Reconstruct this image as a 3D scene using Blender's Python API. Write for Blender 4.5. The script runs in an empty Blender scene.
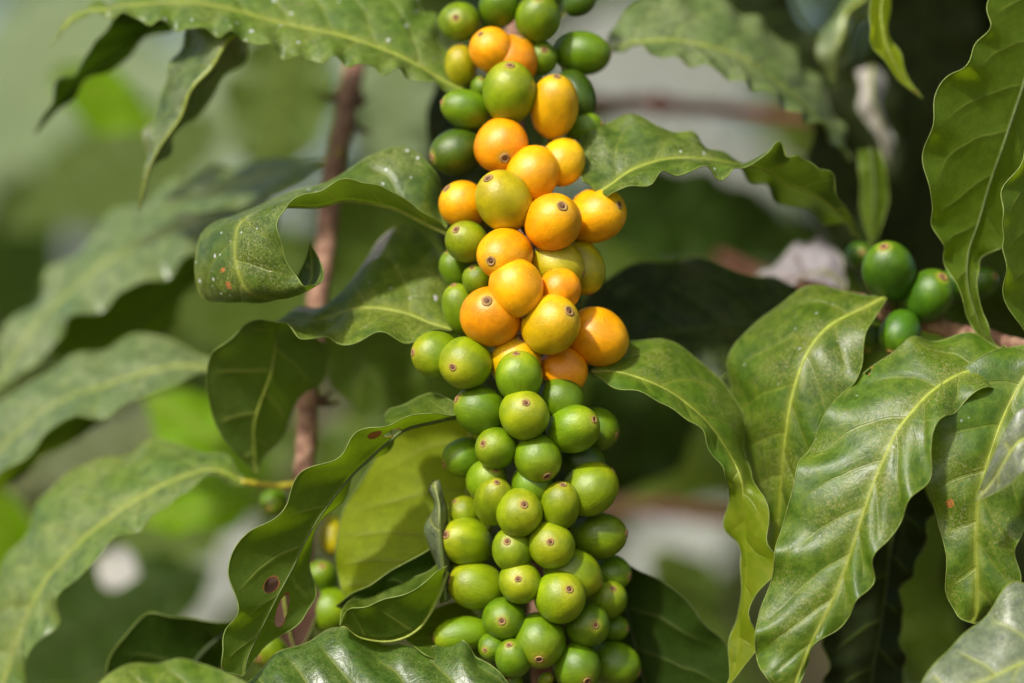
import bpy, bmesh, math, random
import numpy as np
from mathutils import Vector, Matrix, Quaternion

random.seed(7)
rng = np.random.default_rng(7)
SC = bpy.context.scene
COL = SC.collection

# ------------------------------------------------------------------ camera frame
FOC, LENS, CAMZ = 0.853, 100.0, 1.25
K = 36.0 / LENS / 1024.0                      # metres per pixel per metre of distance


def P(x, y, d):
    """photo position (px) at a depth of d mm behind the plane of focus -> world point"""
    Y = FOC + d / 1000.0
    return np.array([(x - 512.0) * K * Y, Y, CAMZ - (y - 341.5) * K * Y])


def px_m(d):
    return K * (FOC + d / 1000.0)


# ------------------------------------------------------------------ node helpers
class NT:
    def __init__(self, mat):
        mat.use_nodes = True
        self.t = mat.node_tree
        self.t.nodes.clear()

    def n(self, typ, **kw):
        nd = self.t.nodes.new(typ)
        for k, v in kw.items():
            setattr(nd, k, v)
        return nd

    def link(self, a, b):
        self.t.links.new(a, b)

    def put(self, sock, v):
        if hasattr(v, 'is_linked') or isinstance(v, bpy.types.NodeSocket):
            self.link(v, sock)
        else:
            if isinstance(v, (tuple, list)) and len(v) == 3 and sock.type == 'RGBA':
                v = (*v, 1.0)
            sock.default_value = v

    def math(self, op, a, b=None, c=None, clamp=False):
        nd = self.n('ShaderNodeMath', operation=op, use_clamp=clamp)
        self.put(nd.inputs[0], a)
        if b is not None:
            self.put(nd.inputs[1], b)
        if c is not None:
            self.put(nd.inputs[2], c)
        return nd.outputs[0]

    def mix(self, f, a, b):
        nd = self.n('ShaderNodeMix', data_type='RGBA', clamp_factor=True)
        self.put(nd.inputs['Factor'], f)
        self.put(nd.inputs[6], a)
        self.put(nd.inputs[7], b)
        return nd.outputs[2]

    def ss(self, x, lo, hi, a=0.0, b=1.0):
        nd = self.n('ShaderNodeMapRange', interpolation_type='SMOOTHSTEP')
        self.put(nd.inputs[0], x)
        for i, v in enumerate((lo, hi, a, b)):
            self.put(nd.inputs[i + 1], v)
        return nd.outputs[0]

    def noise(self, vec, scale, detail=3.0, rough=0.5, out='Fac'):
        nd = self.n('ShaderNodeTexNoise')
        self.put(nd.inputs['Vector'], vec)
        nd.inputs['Scale'].default_value = scale
        nd.inputs['Detail'].default_value = detail
        nd.inputs['Roughness'].default_value = rough
        return nd.outputs[out]


def simple_mat(name, col, rough=0.6, noise=0.35, scale=400.0, spec=0.3, bump=0.0, col2=None):
    m = bpy.data.materials.new(name)
    T = NT(m)
    tc = T.n('ShaderNodeTexCoord')
    f = T.noise(tc.outputs['Object'], scale, 4.0)
    c2 = col2 or tuple(c * (1 - noise) for c in col)
    c = T.mix(T.ss(f, 0.35, 0.65), col, c2)
    b = T.n('ShaderNodeBsdfPrincipled')
    T.put(b.inputs['Base Color'], c)
    b.inputs['Roughness'].default_value = rough
    b.inputs['Specular IOR Level'].default_value = spec
    if bump:
        bn = T.n('ShaderNodeBump')
        bn.inputs['Distance'].default_value = bump
        T.link(f, bn.inputs['Height'])
        T.link(bn.outputs[0], b.inputs['Normal'])
    o = T.n('ShaderNodeOutputMaterial')
    T.link(b.outputs[0], o.inputs[0])
    return m


# ------------------------------------------------------------------ leaf material
def leaf_mat(name, top, under, trans, mottle=0.35, mottle_col=(0.34, 0.34, 0.03), vein_col=(0.34, 0.38, 0.06),
             vein=0.55, dust_sheen=0.1, specks=0.0, rough=0.36, trans_w=0.35, spec=0.5, bump=0.00045, side_vein=1.0,
             wear_col=(0.55, 0.22, 0.05)):
    m = bpy.data.materials.new(name)
    T = NT(m)
    uv = T.n('ShaderNodeUVMap', uv_map='UVMap')
    sep = T.n('ShaderNodeSeparateXYZ')
    T.link(uv.outputs[0], sep.inputs[0])
    uvn = T.n('ShaderNodeUVMap', uv_map='norm')
    sepn = T.n('ShaderNodeSeparateXYZ')
    T.link(uvn.outputs[0], sepn.inputs[0])
    a = sep.outputs[0]                           # mm across from the midrib
    v = sep.outputs[1]                           # mm along the midrib
    un = T.math('ABSOLUTE', sepn.outputs[0])     # 0 midrib .. 1 margin
    aa = T.math('ABSOLUTE', a)
    oi = T.n('ShaderNodeObjectInfo')
    tc = T.n('ShaderNodeTexCoord')
    off = T.n('ShaderNodeCombineXYZ')
    T.link(T.math('MULTIPLY', oi.outputs['Random'], 37.0), off.inputs[0])
    T.link(T.math('MULTIPLY', oi.outputs['Random'], 11.0), off.inputs[1])
    add = T.n('ShaderNodeVectorMath', operation='ADD')
    T.link(tc.outputs['Object'], add.inputs[0])
    T.link(off.outputs[0], add.inputs[1])
    pos = add.outputs[0]
    # side veins, curving towards the tip, wobbling a little, alternate on the two sides
    wob = T.noise(pos, 45.0, 2.0)
    side = T.math('GREATER_THAN', a, 0.0)
    s = T.math('SUBTRACT', v, T.math('MULTIPLY', aa, 0.55))
    s = T.math('SUBTRACT', s, T.math('MULTIPLY', T.math('MULTIPLY', aa, aa), 0.010))
    s = T.math('ADD', s, T.math('MULTIPLY', T.math('SUBTRACT', wob, 0.5), 7.0))
    ph = T.math('ADD', T.math('DIVIDE', s, 14.5), T.math('MULTIPLY', side, 0.42))
    fr = T.math('ABSOLUTE', T.math('SUBTRACT', T.math('FRACT', ph), 0.5))    # 0 on the vein, .5 between
    line = T.ss(fr, 0.02, 0.065, 1.0, 0.0)
    halo = T.ss(fr, 0.0, 0.2, 1.0, 0.0)
    fade = T.ss(un, 0.55, 0.95, 1.0, 0.0)
    line = T.math('MULTIPLY', line, fade)
    mid = T.ss(aa, 0.35, 0.95, 1.0, 0.0)
    midhalo = T.ss(aa, 0.4, 3.5, 1.0, 0.0)
    # fine net of the smallest veins
    vo = T.n('ShaderNodeTexVoronoi', feature='DISTANCE_TO_EDGE')
    T.put(vo.inputs['Vector'], uv.outputs[0])
    vo.inputs['Scale'].default_value = 0.42
    net = T.ss(vo.outputs['Distance'], 0.0, 0.12, 1.0, 0.0)
    # mottling
    big = T.noise(pos, 60.0, 4.0, 0.6)
    fine = T.noise(pos, 1500.0, 3.0, 0.65)
    medium = T.noise(pos, 260.0, 4.0, 0.6)
    mot = T.math('MULTIPLY', T.ss(T.math('ADD', T.math('MULTIPLY', big, 0.6), T.math('MULTIPLY', medium, 0.4)), 0.37, 0.64),
                 T.ss(fine, 0.38, 0.6))
    mot = T.math('MULTIPLY', mot, mottle)
    var = T.math('MULTIPLY_ADD', oi.outputs['Random'], 0.4, 0.8)
    dark = T.mix(T.ss(medium, 0.3, 0.7), tuple(c * 0.72 for c in top), tuple(min(1, c * 1.2) for c in top))
    hs = T.n('ShaderNodeHueSaturation')
    T.link(var, hs.inputs['Value'])
    T.link(dark, hs.inputs['Color'])
    c = T.mix(mot, hs.outputs[0], mottle_col)
    c = T.mix(T.math('MULTIPLY', net, 0.10), c, vein_col)
    c = T.mix(T.math('MULTIPLY', T.math('MULTIPLY', halo, fade), 0.22 * side_vein * vein), c, vein_col)
    c = T.mix(T.math('MULTIPLY', line, 0.75 * vein * side_vein), c, vein_col)
    c = T.mix(T.math('MULTIPLY', midhalo, 0.45 * vein), c, vein_col)
    c = T.mix(T.math('MULTIPLY', mid, vein), c, vein_col)
    # dusty film, raised on pale leaves as painted sky sheen, and dried spray drops
    dn = T.math('MULTIPLY', T.ss(fine, 0.5, 0.72), T.ss(big, 0.4, 0.62))
    c = T.mix(T.math('MULTIPLY', dn, dust_sheen), c, (0.5, 0.5, 0.46))
    sv = T.n('ShaderNodeTexVoronoi', feature='F1')
    T.put(sv.inputs['Vector'], pos)
    sv.inputs['Scale'].default_value = 330.0
    sv.inputs['Randomness'].default_value = 1.0
    rs = T.n('ShaderNodeSeparateColor')
    T.link(sv.outputs['Color'], rs.inputs[0])
    lim = T.math('MULTIPLY_ADD', rs.outputs[0], 0.22, -0.02 if specks < 0.5 else 0.02)
    sp = T.math('MULTIPLY', T.math('LESS_THAN', sv.outputs['Distance'], lim), T.math('LESS_THAN', rs.outputs[1], T.math('MULTIPLY', T.ss(T.noise(pos, 38.0, 1.0), 0.42, 0.62), 0.10 + specks * 0.75)))
    c = T.mix(T.math('MULTIPLY', sp, min(1.0, specks)), c, (0.62, 0.64, 0.6))
    # wear (dry margins, holes' rims, brown spots)
    wa = T.n('ShaderNodeAttribute', attribute_name='wear')
    wf = T.ss(T.math('ADD', wa.outputs['Fac'], T.math('MULTIPLY', T.math('SUBTRACT', medium, 0.5), 0.5)), 0.42, 0.58)
    c = T.mix(wf, c, T.mix(T.ss(fine, 0.4, 0.6), wear_col, tuple(x * 0.5 for x in wear_col)))
    ga = T.n('ShaderNodeAttribute', attribute_name='tip_glow')  # glow of light on the twisted tip, painted into the colours
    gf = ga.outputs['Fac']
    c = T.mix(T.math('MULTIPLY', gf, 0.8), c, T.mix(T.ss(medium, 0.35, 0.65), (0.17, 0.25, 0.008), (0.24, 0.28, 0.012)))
    # underside
    cu = T.mix(T.ss(medium, 0.3, 0.7), tuple(x * 0.85 for x in under), tuple(x * 1.12 for x in under))
    cu = T.mix(T.math('MULTIPLY', net, 0.18), cu, tuple(x * 0.6 for x in under))
    cu = T.mix(T.math('MULTIPLY', line, 0.6), cu, vein_col)
    cu = T.mix(T.math('MULTIPLY', mid, 0.7), cu, vein_col)
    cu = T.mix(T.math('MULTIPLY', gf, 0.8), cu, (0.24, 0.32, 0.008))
    cu = T.mix(wf, cu, tuple(x * 0.55 for x in wear_col))
    geo = T.n('ShaderNodeNewGeometry')
    back = geo.outputs['Backfacing']
    col = T.mix(back, c, cu)
    # height: veins sunk on the top, raised below, blade puckered between them
    h = T.math('MULTIPLY', T.math('MAXIMUM', line, T.math('MULTIPLY', halo, 0.6)), -1.0)
    h = T.math('MULTIPLY', h, fade)
    h = T.math('ADD', h, T.math('MULTIPLY', medium, 0.55))
    h = T.math('ADD', h, T.math('MULTIPLY', net, -0.05))
    h = T.math('ADD', h, T.math('MULTIPLY', fine, 0.035))
    bn = T.n('ShaderNodeBump')
    bn.inputs['Strength'].default_value = 0.8
    bn.inputs['Distance'].default_value = bump
    T.link(h, bn.inputs['Height'])
    b = T.n('ShaderNodeBsdfPrincipled')
    T.link(col, b.inputs['Base Color'])
    ro = T.math('MULTIPLY_ADD', T.math('MULTIPLY', medium, 0.6), 0.5, rough - 0.12)
    ro = T.math('ADD', ro, T.math('MULTIPLY', T.math('MAXIMUM', back, wf), 0.22))
    T.link(ro, b.inputs['Roughness'])
    b.inputs['Specular IOR Level'].default_value = spec
    T.link(bn.outputs[0], b.inputs['Normal'])
    tr = T.n('ShaderNodeBsdfTranslucent')
    ct = T.mix(T.math('MULTIPLY', net, 0.25), trans, tuple(x * 0.55 for x in trans))
    ct = T.mix(T.math('MULTIPLY', T.math('MAXIMUM', line, T.math('MULTIPLY', halo, 0.35)), 0.5), ct, tuple(x * 0.45 for x in trans))
    ct = T.mix(T.math('MULTIPLY', mot, 0.6), ct, tuple(min(1, x * 1.3) for x in trans))
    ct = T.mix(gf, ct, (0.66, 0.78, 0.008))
    ct = T.mix(wf, ct, (0.1, 0.04, 0.01))
    T.link(ct, tr.inputs['Color'])
    ms = T.n('ShaderNodeMixShader')
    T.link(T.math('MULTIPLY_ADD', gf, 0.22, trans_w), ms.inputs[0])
    T.link(b.outputs[0], ms.inputs[1])
    T.link(tr.outputs[0], ms.inputs[2])
    o = T.n('ShaderNodeOutputMaterial')
    T.link(ms.outputs[0], o.inputs[0])
    return m


LM = {}
LM['fresh'] = leaf_mat('leaf_fresh', (0.070, 0.140, 0.010), (0.080, 0.130, 0.012), (0.24, 0.40, 0.008), mottle=0.6, dust_sheen=0.2, specks=0.3, vein=0.45)
LM['withered'] = leaf_mat('leaf_withered', (0.080, 0.150, 0.012), (0.075, 0.12, 0.012), (0.20, 0.32, 0.008), mottle=0.6, dust_sheen=0.2, specks=0.3, wear_col=(0.72, 0.67, 0.66), vein=0.7, side_vein=0.5)
LM['spotted'] = leaf_mat('leaf_spotted', (0.070, 0.135, 0.016), (0.065, 0.110, 0.012), (0.18, 0.29, 0.008), mottle=0.5, mottle_col=(0.26, 0.27, 0.02), dust_sheen=0.35, specks=0.95, trans_w=0.28, side_vein=0.4, rough=0.33)
LM['mottled'] = leaf_mat('leaf_mottled', (0.062, 0.142, 0.007), (0.09, 0.13, 0.01), (0.26, 0.36, 0.008), mottle=0.62, mottle_col=(0.25, 0.24, 0.012), dust_sheen=0.28, specks=0.35, vein=0.6, side_vein=0.38, rough=0.39, vein_col=(0.33, 0.37, 0.04))
LM['shade'] = leaf_mat('leaf_shaded', (0.045, 0.090, 0.007), (0.062, 0.102, 0.006), (0.24, 0.38, 0.005), mottle=0.25, dust_sheen=0.04, trans_w=0.36, spec=0.3, vein=0.4, side_vein=0.6, vein_col=(0.20, 0.25, 0.03))  # shaded copy of the leaf: shade put into darker greens
LM['dark'] = leaf_mat('leaf_deep_shade', (0.014, 0.026, 0.005), (0.016, 0.024, 0.004), (0.04, 0.07, 0.002), mottle=0.1, dust_sheen=0.03, vein=0.12, vein_col=(0.06, 0.09, 0.01), trans_w=0.12, rough=0.45, spec=0.15)  # deep shade painted into near-black leaf colours
LM['thin'] = leaf_mat('leaf_thin_glow', (0.15, 0.24, 0.008), (0.28, 0.36, 0.008), (0.70, 0.82, 0.008), mottle=0.3, dust_sheen=0.05, trans_w=0.55, vein=0.5, spec=0.3)  # light coming through is painted into the bright underside
LM['backlit'] = leaf_mat('leaf_backlit', (0.07, 0.13, 0.008), (0.085, 0.140, 0.006), (0.36, 0.52, 0.006), mottle=0.4, dust_sheen=0.05, trans_w=0.42, vein=0.3, side_vein=0.7, spec=0.25, vein_col=(0.15, 0.2, 0.02))  # backlight put into the underside and transmission colours
LM['glossy'] = leaf_mat('leaf_glossy', (0.045, 0.110, 0.014), (0.07, 0.12, 0.02), (0.2, 0.34, 0.01), mottle=0.2, dust_sheen=0.15, rough=0.30, vein=0.3, bump=0.0005)
LM['pale'] = leaf_mat('leaf_pale', (0.085, 0.135, 0.045), (0.05, 0.078, 0.010), (0.20, 0.30, 0.02), mottle=0.3, dust_sheen=0.7, rough=0.27, vein=0.35, side_vein=0.4, trans_w=0.2, spec=0.6)
LM['grey'] = leaf_mat('leaf_grey', (0.090, 0.120, 0.070), (0.07, 0.09, 0.035), (0.10, 0.16, 0.03), mottle=0.15, dust_sheen=0.4, rough=0.34, vein=0.4, trans_w=0.15)
LM['dry'] = leaf_mat('leaf_dry', (0.58, 0.54, 0.50), (0.5, 0.44, 0.38), (0.3, 0.22, 0.15), mottle=0.2, mottle_col=(0.3, 0.2, 0.12), vein_col=(0.22, 0.17, 0.14), dust_sheen=0.3, rough=0.6, trans_w=0.15, vein=0.9)
LM['brown'] = leaf_mat('leaf_brown', (0.085, 0.035, 0.018), (0.07, 0.03, 0.015), (0.1, 0.03, 0.01), mottle=0.2, mottle_col=(0.14, 0.07, 0.03), vein_col=(0.1, 0.05, 0.03), dust_sheen=0.1, rough=0.6, trans_w=0.1, vein=0.3)
LM['olive'] = leaf_mat('leaf_olive_shade', (0.022, 0.045, 0.003), (0.022, 0.045, 0.003), (0.07, 0.14, 0.002), mottle=0.2, dust_sheen=0.0, trans_w=0.22, vein=0.08, spec=0.12, vein_col=(0.08, 0.11, 0.02))  # shade painted into a dull dark green
LM['bright'] = leaf_mat('leaf_bright', (0.20, 0.38, 0.004), (0.20, 0.38, 0.004), (0.46, 0.85, 0.003), mottle=0.1, dust_sheen=0.0, trans_w=0.55, spec=0.2)  # backlight put into a brighter base green
LM['haze'] = leaf_mat('leaf_sky_haze', (0.155, 0.22, 0.105), (0.13, 0.185, 0.085), (0.26, 0.34, 0.10), mottle=0.1, dust_sheen=0.4, rough=0.45, trans_w=0.2, vein=0.15, spec=0.35)  # sky sheen of far leaves put into a paler base colour
LM['sheen'] = leaf_mat('leaf_sheen', (0.075, 0.135, 0.022), (0.07, 0.11, 0.012), (0.24, 0.36, 0.01), mottle=0.4, dust_sheen=0.55, rough=0.27, vein=0.55, side_vein=0.3, trans_w=0.25, spec=0.6)
LM['mauve'] = leaf_mat('leaf_mauve_dead', (0.34, 0.31, 0.32), (0.3, 0.27, 0.28), (0.2, 0.16, 0.15), mottle=0.5, mottle_col=(0.16, 0.09, 0.06), vein_col=(0.14, 0.10, 0.09), dust_sheen=0.2, rough=0.6, trans_w=0.12, vein=1.0)
LM['disc'] = leaf_mat('leaf_glint', (0.72, 0.70, 0.68), (0.7, 0.68, 0.66), (0.5, 0.45, 0.4), mottle=0.05, dust_sheen=0.0, rough=0.5, trans_w=0.1, vein=0.05)  # out of focus glint painted as a near-white base colour
LM['white'] = leaf_mat('leaf_sky_white', (0.30, 0.32, 0.30), (0.28, 0.30, 0.28), (0.2, 0.2, 0.18), mottle=0.1, dust_sheen=0.2, rough=0.5, trans_w=0.2, vein=0.1)  # sky-lit paleness of far leaves painted as a whitish base
MARGIN = simple_mat('leaf_margin', (0.17, 0.23, 0.04), 0.5, 0.3)
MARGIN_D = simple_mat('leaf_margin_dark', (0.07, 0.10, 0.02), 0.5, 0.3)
MIDRIB = simple_mat('midrib_yellow_green', (0.30, 0.36, 0.05), 0.5, 0.25)
MIDRIB_K = simple_mat('midrib_dark', (0.035, 0.055, 0.010), 0.5, 0.25)
MIDRIB_D = simple_mat('midrib_dull_green', (0.10, 0.14, 0.03), 0.5, 0.25)
PETIOLE = simple_mat('petiole_yellow', (0.42, 0.36, 0.03), 0.45, 0.3)
BARK = simple_mat('twig_bark', (0.34, 0.20, 0.13), 0.8, 0.45, 300, 0.2, 0.0006, (0.20, 0.105, 0.07))
BARK_R = simple_mat('twig_bark_red', (0.15, 0.055, 0.040), 0.75, 0.4, 300, 0.2, 0.0005)
STIP = simple_mat('stipule_brown', (0.10, 0.055, 0.03), 0.8, 0.4)


# ------------------------------------------------------------------ object helpers
def link_mesh(name, verts, faces, mats, parent=None, smooth=True, mat_idx=None):
    me = bpy.data.meshes.new(name)
    me.from_pydata([tuple(map(float, v)) for v in verts], [], [tuple(int(i) for i in f) for f in faces])
    for m in (mats if isinstance(mats, (list, tuple)) else [mats]):
        me.materials.append(m)
    if mat_idx is not None:
        me.polygons.foreach_set('material_index', np.asarray(mat_idx, dtype=np.int32))
    if smooth:
        me.polygons.foreach_set('use_smooth', np.ones(len(me.polygons), dtype=bool))
    me.update()
    o = bpy.data.objects.new(name, me)
    COL.objects.link(o)
    if parent is not None:
        o.parent = parent
    return o


def thing(name, label, cat, loc=(0, 0, 0), group=None):
    o = bpy.data.objects.new(name, None)
    o.empty_display_size = 0.005
    COL.objects.link(o)
    o.location = tuple(map(float, loc))
    o['label'] = label
    o['category'] = cat
    if group:
        o['group'] = group
    return o


def frames(path):
    path = np.asarray(path, float)
    t = np.gradient(path, axis=0)
    t /= np.linalg.norm(t, axis=1)[:, None] + 1e-12
    ref = np.array([0.0, 1.0, 0.0]) if abs(t[0][1]) < 0.8 else np.array([1.0, 0, 0])
    N, B = [], []
    n = ref - t[0] * ref.dot(t[0])
    n /= np.linalg.norm(n)
    for k in range(len(path)):
        n = n - t[k] * n.dot(t[k])
        n /= np.linalg.norm(n) + 1e-12
        N.append(n.copy())
        B.append(np.cross(t[k], n))
    return t, np.array(N), np.array(B)


def tube(path, rad, seg=8, cap=True, off=0):
    path = np.asarray(path, float)
    rad = np.broadcast_to(rad, (len(path),))
    _, N, B = frames(path)
    vs, fs = [], []
    for k in range(len(path)):
        for j in range(seg):
            a = 2 * math.pi * j / seg
            vs.append(path[k] + rad[k] * (math.cos(a) * N[k] + math.sin(a) * B[k]))
    for k in range(len(path) - 1):
        for j in range(seg):
            j2 = (j + 1) % seg
            fs.append((off + k * seg + j, off + k * seg + j2, off + (k + 1) * seg + j2, off + (k + 1) * seg + j))
    if cap:
        fs.append(tuple(off + j for j in range(seg))[::-1])
        fs.append(tuple(off + (len(path) - 1) * seg + j for j in range(seg)))
    return vs, fs


def cr(Pk, n):
    """Catmull-Rom through the rows of Pk, n samples spread by mean chord length"""
    Pk = np.asarray(Pk, float)
    k = len(Pk)
    ext = np.vstack([2 * Pk[0] - Pk[1], Pk, 2 * Pk[-1] - Pk[-2]])
    t = np.linspace(0, k - 1, n)
    i = np.minimum(t.astype(int), k - 2)
    f = (t - i)[:, None]
    p0, p1, p2, p3 = ext[i], ext[i + 1], ext[i + 2], ext[i + 3]
    return 0.5 * (2 * p1 + (p2 - p0) * f + (2 * p0 - 5 * p1 + 4 * p2 - p3) * f ** 2 + (3 * p1 - p0 - 3 * p2 + p3) * f ** 3)


# ------------------------------------------------------------------ leaves
def leaf(label, rows, mat='fresh', wave=1.2, wl=19.0, bulge=0.07, quilt=0.35, holes=(), wear=(), dry=None,
         petiole=None, group='coffee leaves', detail=1.0, shift=0.0, name='coffee_leaf', inplane=0.05, mid_r=0.65, dull=False, soft_rib=False, tip=None):
    R = []
    for r in rows:
        r = list(r)
        if len(r) == 3:
            r = r * 3
        R.append(r)
    R = np.array(R, float)
    R[:, [2, 5, 8]] += shift
    # even out a degenerate tip so that it closes to a narrow point
    n = int(max(40, min(190, len(R) * 11 * detail)))
    S = cr(R, n)
    hu = int(11 * detail) if detail >= 1 else int(max(5, 11 * detail))
    us = np.linspace(-1, 1, 2 * hu + 1)
    seed = random.random() * 100
    pxg = np.zeros((n, len(us), 3))
    for j, u in enumerate(us):
        E = S[:, 0:3] if u < 0 else S[:, 6:9]
        M = S[:, 3:6]
        w = abs(u)
        pxg[:, j] = M + (E - M) * w
    Y = FOC + pxg[..., 2] / 1000.0
    G = np.stack([(pxg[..., 0] - 512) * K * Y, Y, CAMZ - (pxg[..., 1] - 341.5) * K * Y], axis=-1)
    mid = G[:, hu]
    seg = np.linalg.norm(np.diff(mid, axis=0), axis=1)
    # arc length measured on the longer of the midrib and the mean of the margins keeps veins even
    arc = np.concatenate([[0], np.cumsum(seg)]) * 1000.0
    L = arc[-1]
    # in-plane scallops of the margins
    hw0 = (np.linalg.norm(G[:, 0] - mid, axis=1), np.linalg.norm(G[:, -1] - mid, axis=1))
    for j, u in enumerate(us):
        s = 0.0 if u < 0 else 2.1
        f = 1 + inplane * abs(u) ** 2 * (np.sin(2 * np.pi * arc / wl + seed + s) + 0.3 * np.sin(2 * np.pi * arc / (wl * 1.57) + seed * 1.7 + s))
        hw_ = hw0[0 if u < 0 else 1]
        f = 1 + (f - 1) * np.clip(0.016 / (hw_ + 1e-5), 0, 1.6)
        G[:, j] = mid + (G[:, j] - mid) * f[:, None]

    def normals(G):
        da = np.gradient(G, axis=0)
        du = np.gradient(G, axis=1)
        N = np.cross(du, da)
        l = np.linalg.norm(N, axis=-1)
        N = N / (l[..., None] + 1e-15)
        N[l < 1e-13] = 0
        return N
    N = normals(G)
    for _ in range(3):                                   # keep offsets smooth
        N[1:-1] = (N[:-2] + N[1:-1] * 2 + N[2:]) / 4
        N /= np.linalg.norm(N, axis=-1)[..., None] + 1e-9
    hwL = np.linalg.norm(G[:, 0] - mid, axis=1)
    hwR = np.linalg.norm(G[:, -1] - mid, axis=1)
    amm = np.zeros((n, len(us)))
    for j, u in enumerate(us):
        hw = hwL if u < 0 else hwR
        w = abs(u)
        amm[:, j] = np.sign(u) * w * hw * 1000
        env = np.clip(hw / 0.006, 0, 1)
        off = bulge * hw * 4 * w * (1 - w) * 0.5
        ph = (arc - 0.55 * np.abs(amm[:, j]) - 0.010 * amm[:, j] ** 2) / 14.5 + (0.42 if u > 0 else 0)
        off = off + 0.001 * quilt * np.sin(np.pi * (ph - 0.5)) ** 2 * np.clip(w * 6, 0, 1) * (1 - w ** 3) * env
        s = 0.0 if u < 0 else 1.9
        off = off + 0.001 * wave * w ** 2.2 * env * (np.sin(2 * np.pi * arc / wl + seed * 2 + s) + 0.4 * np.sin(2 * np.pi * arc / (wl * 0.63) + seed + s))
        G[:, j] += N[:, j] * off[:, None]
    root = thing(name, label, 'leaf', G[0, hu], group)
    base = G[0, hu].copy()
    nu = len(us)
    verts = (G - base).reshape(-1, 3)
    keep = np.ones((n - 1, nu - 1), bool)
    pc = (pxg[:-1, :-1] + pxg[1:, 1:] + pxg[:-1, 1:] + pxg[1:, :-1]) / 4
    wearv = np.zeros((n, nu))
    for (hx, hy, ra, rb, ang) in holes:
        c, s_ = math.cos(math.radians(ang)), math.sin(math.radians(ang))
        dx, dy = pc[..., 0] - hx, pc[..., 1] - hy
        q = np.sqrt(((dx * c + dy * s_) / ra) ** 2 + ((-dx * s_ + dy * c) / rb) ** 2)
        keep &= q > 1
        dx, dy = pxg[..., 0] - hx, pxg[..., 1] - hy
        q = np.sqrt(((dx * c + dy * s_) / ra) ** 2 + ((-dx * s_ + dy * c) / rb) ** 2)
        wearv = np.maximum(wearv, np.clip(1.62 - q, 0, 1))
    for (hx, hy, ra, rb, ang) in wear:
        c, s_ = math.cos(math.radians(ang)), math.sin(math.radians(ang))
        dx, dy = pxg[..., 0] - hx, pxg[..., 1] - hy
        q = np.sqrt(((dx * c + dy * s_) / ra) ** 2 + ((-dx * s_ + dy * c) / rb) ** 2)
        wearv = np.maximum(wearv, np.clip(1.5 - q, 0, 1))
    if dry:                                              # (side, from_v, to_v, width)
        sd, v0, v1, wd = dry
        vv = np.linspace(0, 1, n)[:, None]
        uu = (us * sd)[None, :]
        wearv = np.maximum(wearv, np.clip((uu - (1 - wd)) / 0.12 + 0.5, 0, 1) * ((vv > v0) & (vv < v1)))
    if holes:
        cnt_k = np.zeros((n, nu)); cnt_r = np.zeros((n, nu))
        for di in (0, 1):
            for dj in (0, 1):
                cnt_k[di:n - 1 + di, dj:nu - 1 + dj] += keep
                cnt_r[di:n - 1 + di, dj:nu - 1 + dj] += ~keep
        edge = (cnt_k > 0) & (cnt_r > 0)
        V3 = verts.reshape(n, nu, 3)
        for (hx, hy, ra, rb, ang) in holes:
            c, s_ = math.cos(math.radians(ang)), math.sin(math.radians(ang))
            dx, dy = pxg[..., 0] - hx, pxg[..., 1] - hy
            q = np.sqrt(((dx * c + dy * s_) / ra) ** 2 + ((-dx * s_ + dy * c) / rb) ** 2)
            for i, j in zip(*np.nonzero(edge & (q < 2.2) & (q > 0.2))):
                k_ = (1 / q[i, j] - 1) * px_m(pxg[i, j, 2])
                V3[i, j, 0] += dx[i, j] * k_
                V3[i, j, 2] -= dy[i, j] * k_
        verts = V3.reshape(-1, 3)
    faces, midx = [], []
    for i in range(n - 1):
        for j in range(nu - 1):
            if keep[i, j]:
                faces.append((i * nu + j, i * nu + j + 1, (i + 1) * nu + j + 1, (i + 1) * nu + j))
                midx.append(0)
    vl = list(verts)
    uvA = [(amm[i, j], arc[i]) for i in range(n) for j in range(nu)]
    uvB = [(us[j], arc[i] / max(L, 1e-6)) for i in range(n) for j in range(nu)]
    # the thickened margin, a bead along both edges
    for jj in (0, nu - 1):
        pth = G[:, jj] - base
        d = np.concatenate([[1], np.linalg.norm(np.diff(pth, axis=0), axis=1)]) > 1e-7
        idx = np.nonzero(d)[0]
        if len(idx) < 4:
            continue
        tv, tf = tube(pth[idx], 0.00020, 5, True, len(vl))
        vl += list(tv)
        faces += tf
        midx += [1] * len(tf)
        for q in idx:
            uvA += [(amm[q, jj], arc[q])] * 5
            uvB += [(us[jj], arc[q] / max(L, 1e-6))] * 5
    blade = link_mesh('blade', vl, faces, [LM[mat], MARGIN_D if dull else MARGIN], root, True, midx)
    me = blade.data
    li = np.zeros(len(me.loops), dtype=np.int32)
    me.loops.foreach_get('vertex_index', li)
    for nm, src in (('UVMap', uvA), ('norm', uvB)):
        lay = me.uv_layers.new(name=nm)
        lay.uv.foreach_set('vector', np.array(src, dtype=np.float32)[li].ravel())
    at = me.attributes.new('wear', 'FLOAT', 'POINT')
    wv = np.zeros(len(vl), dtype=np.float32)
    wv[:n * nu] = wearv.ravel()
    at.data.foreach_set('value', wv)
    at = me.attributes.new('tip_glow', 'FLOAT', 'POINT')
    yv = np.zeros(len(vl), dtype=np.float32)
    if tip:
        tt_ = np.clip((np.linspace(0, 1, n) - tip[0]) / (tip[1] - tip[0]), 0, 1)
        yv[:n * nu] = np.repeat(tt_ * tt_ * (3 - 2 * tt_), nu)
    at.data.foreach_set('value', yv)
    # midrib: a tapering cord set into the blade, standing proud on the underside
    Nm = N[:, hu]
    good = [0]
    for i in range(1, n):
        if np.linalg.norm(mid[i] - mid[good[-1]]) > 4e-4:
            good.append(i)
    good = np.array(good)
    pm = (G[:, hu] - Nm * 0.00035 - base)[good]
    rad = 0.001 * mid_r * (1 - 0.82 * np.linspace(0, 1, len(good)))
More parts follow.
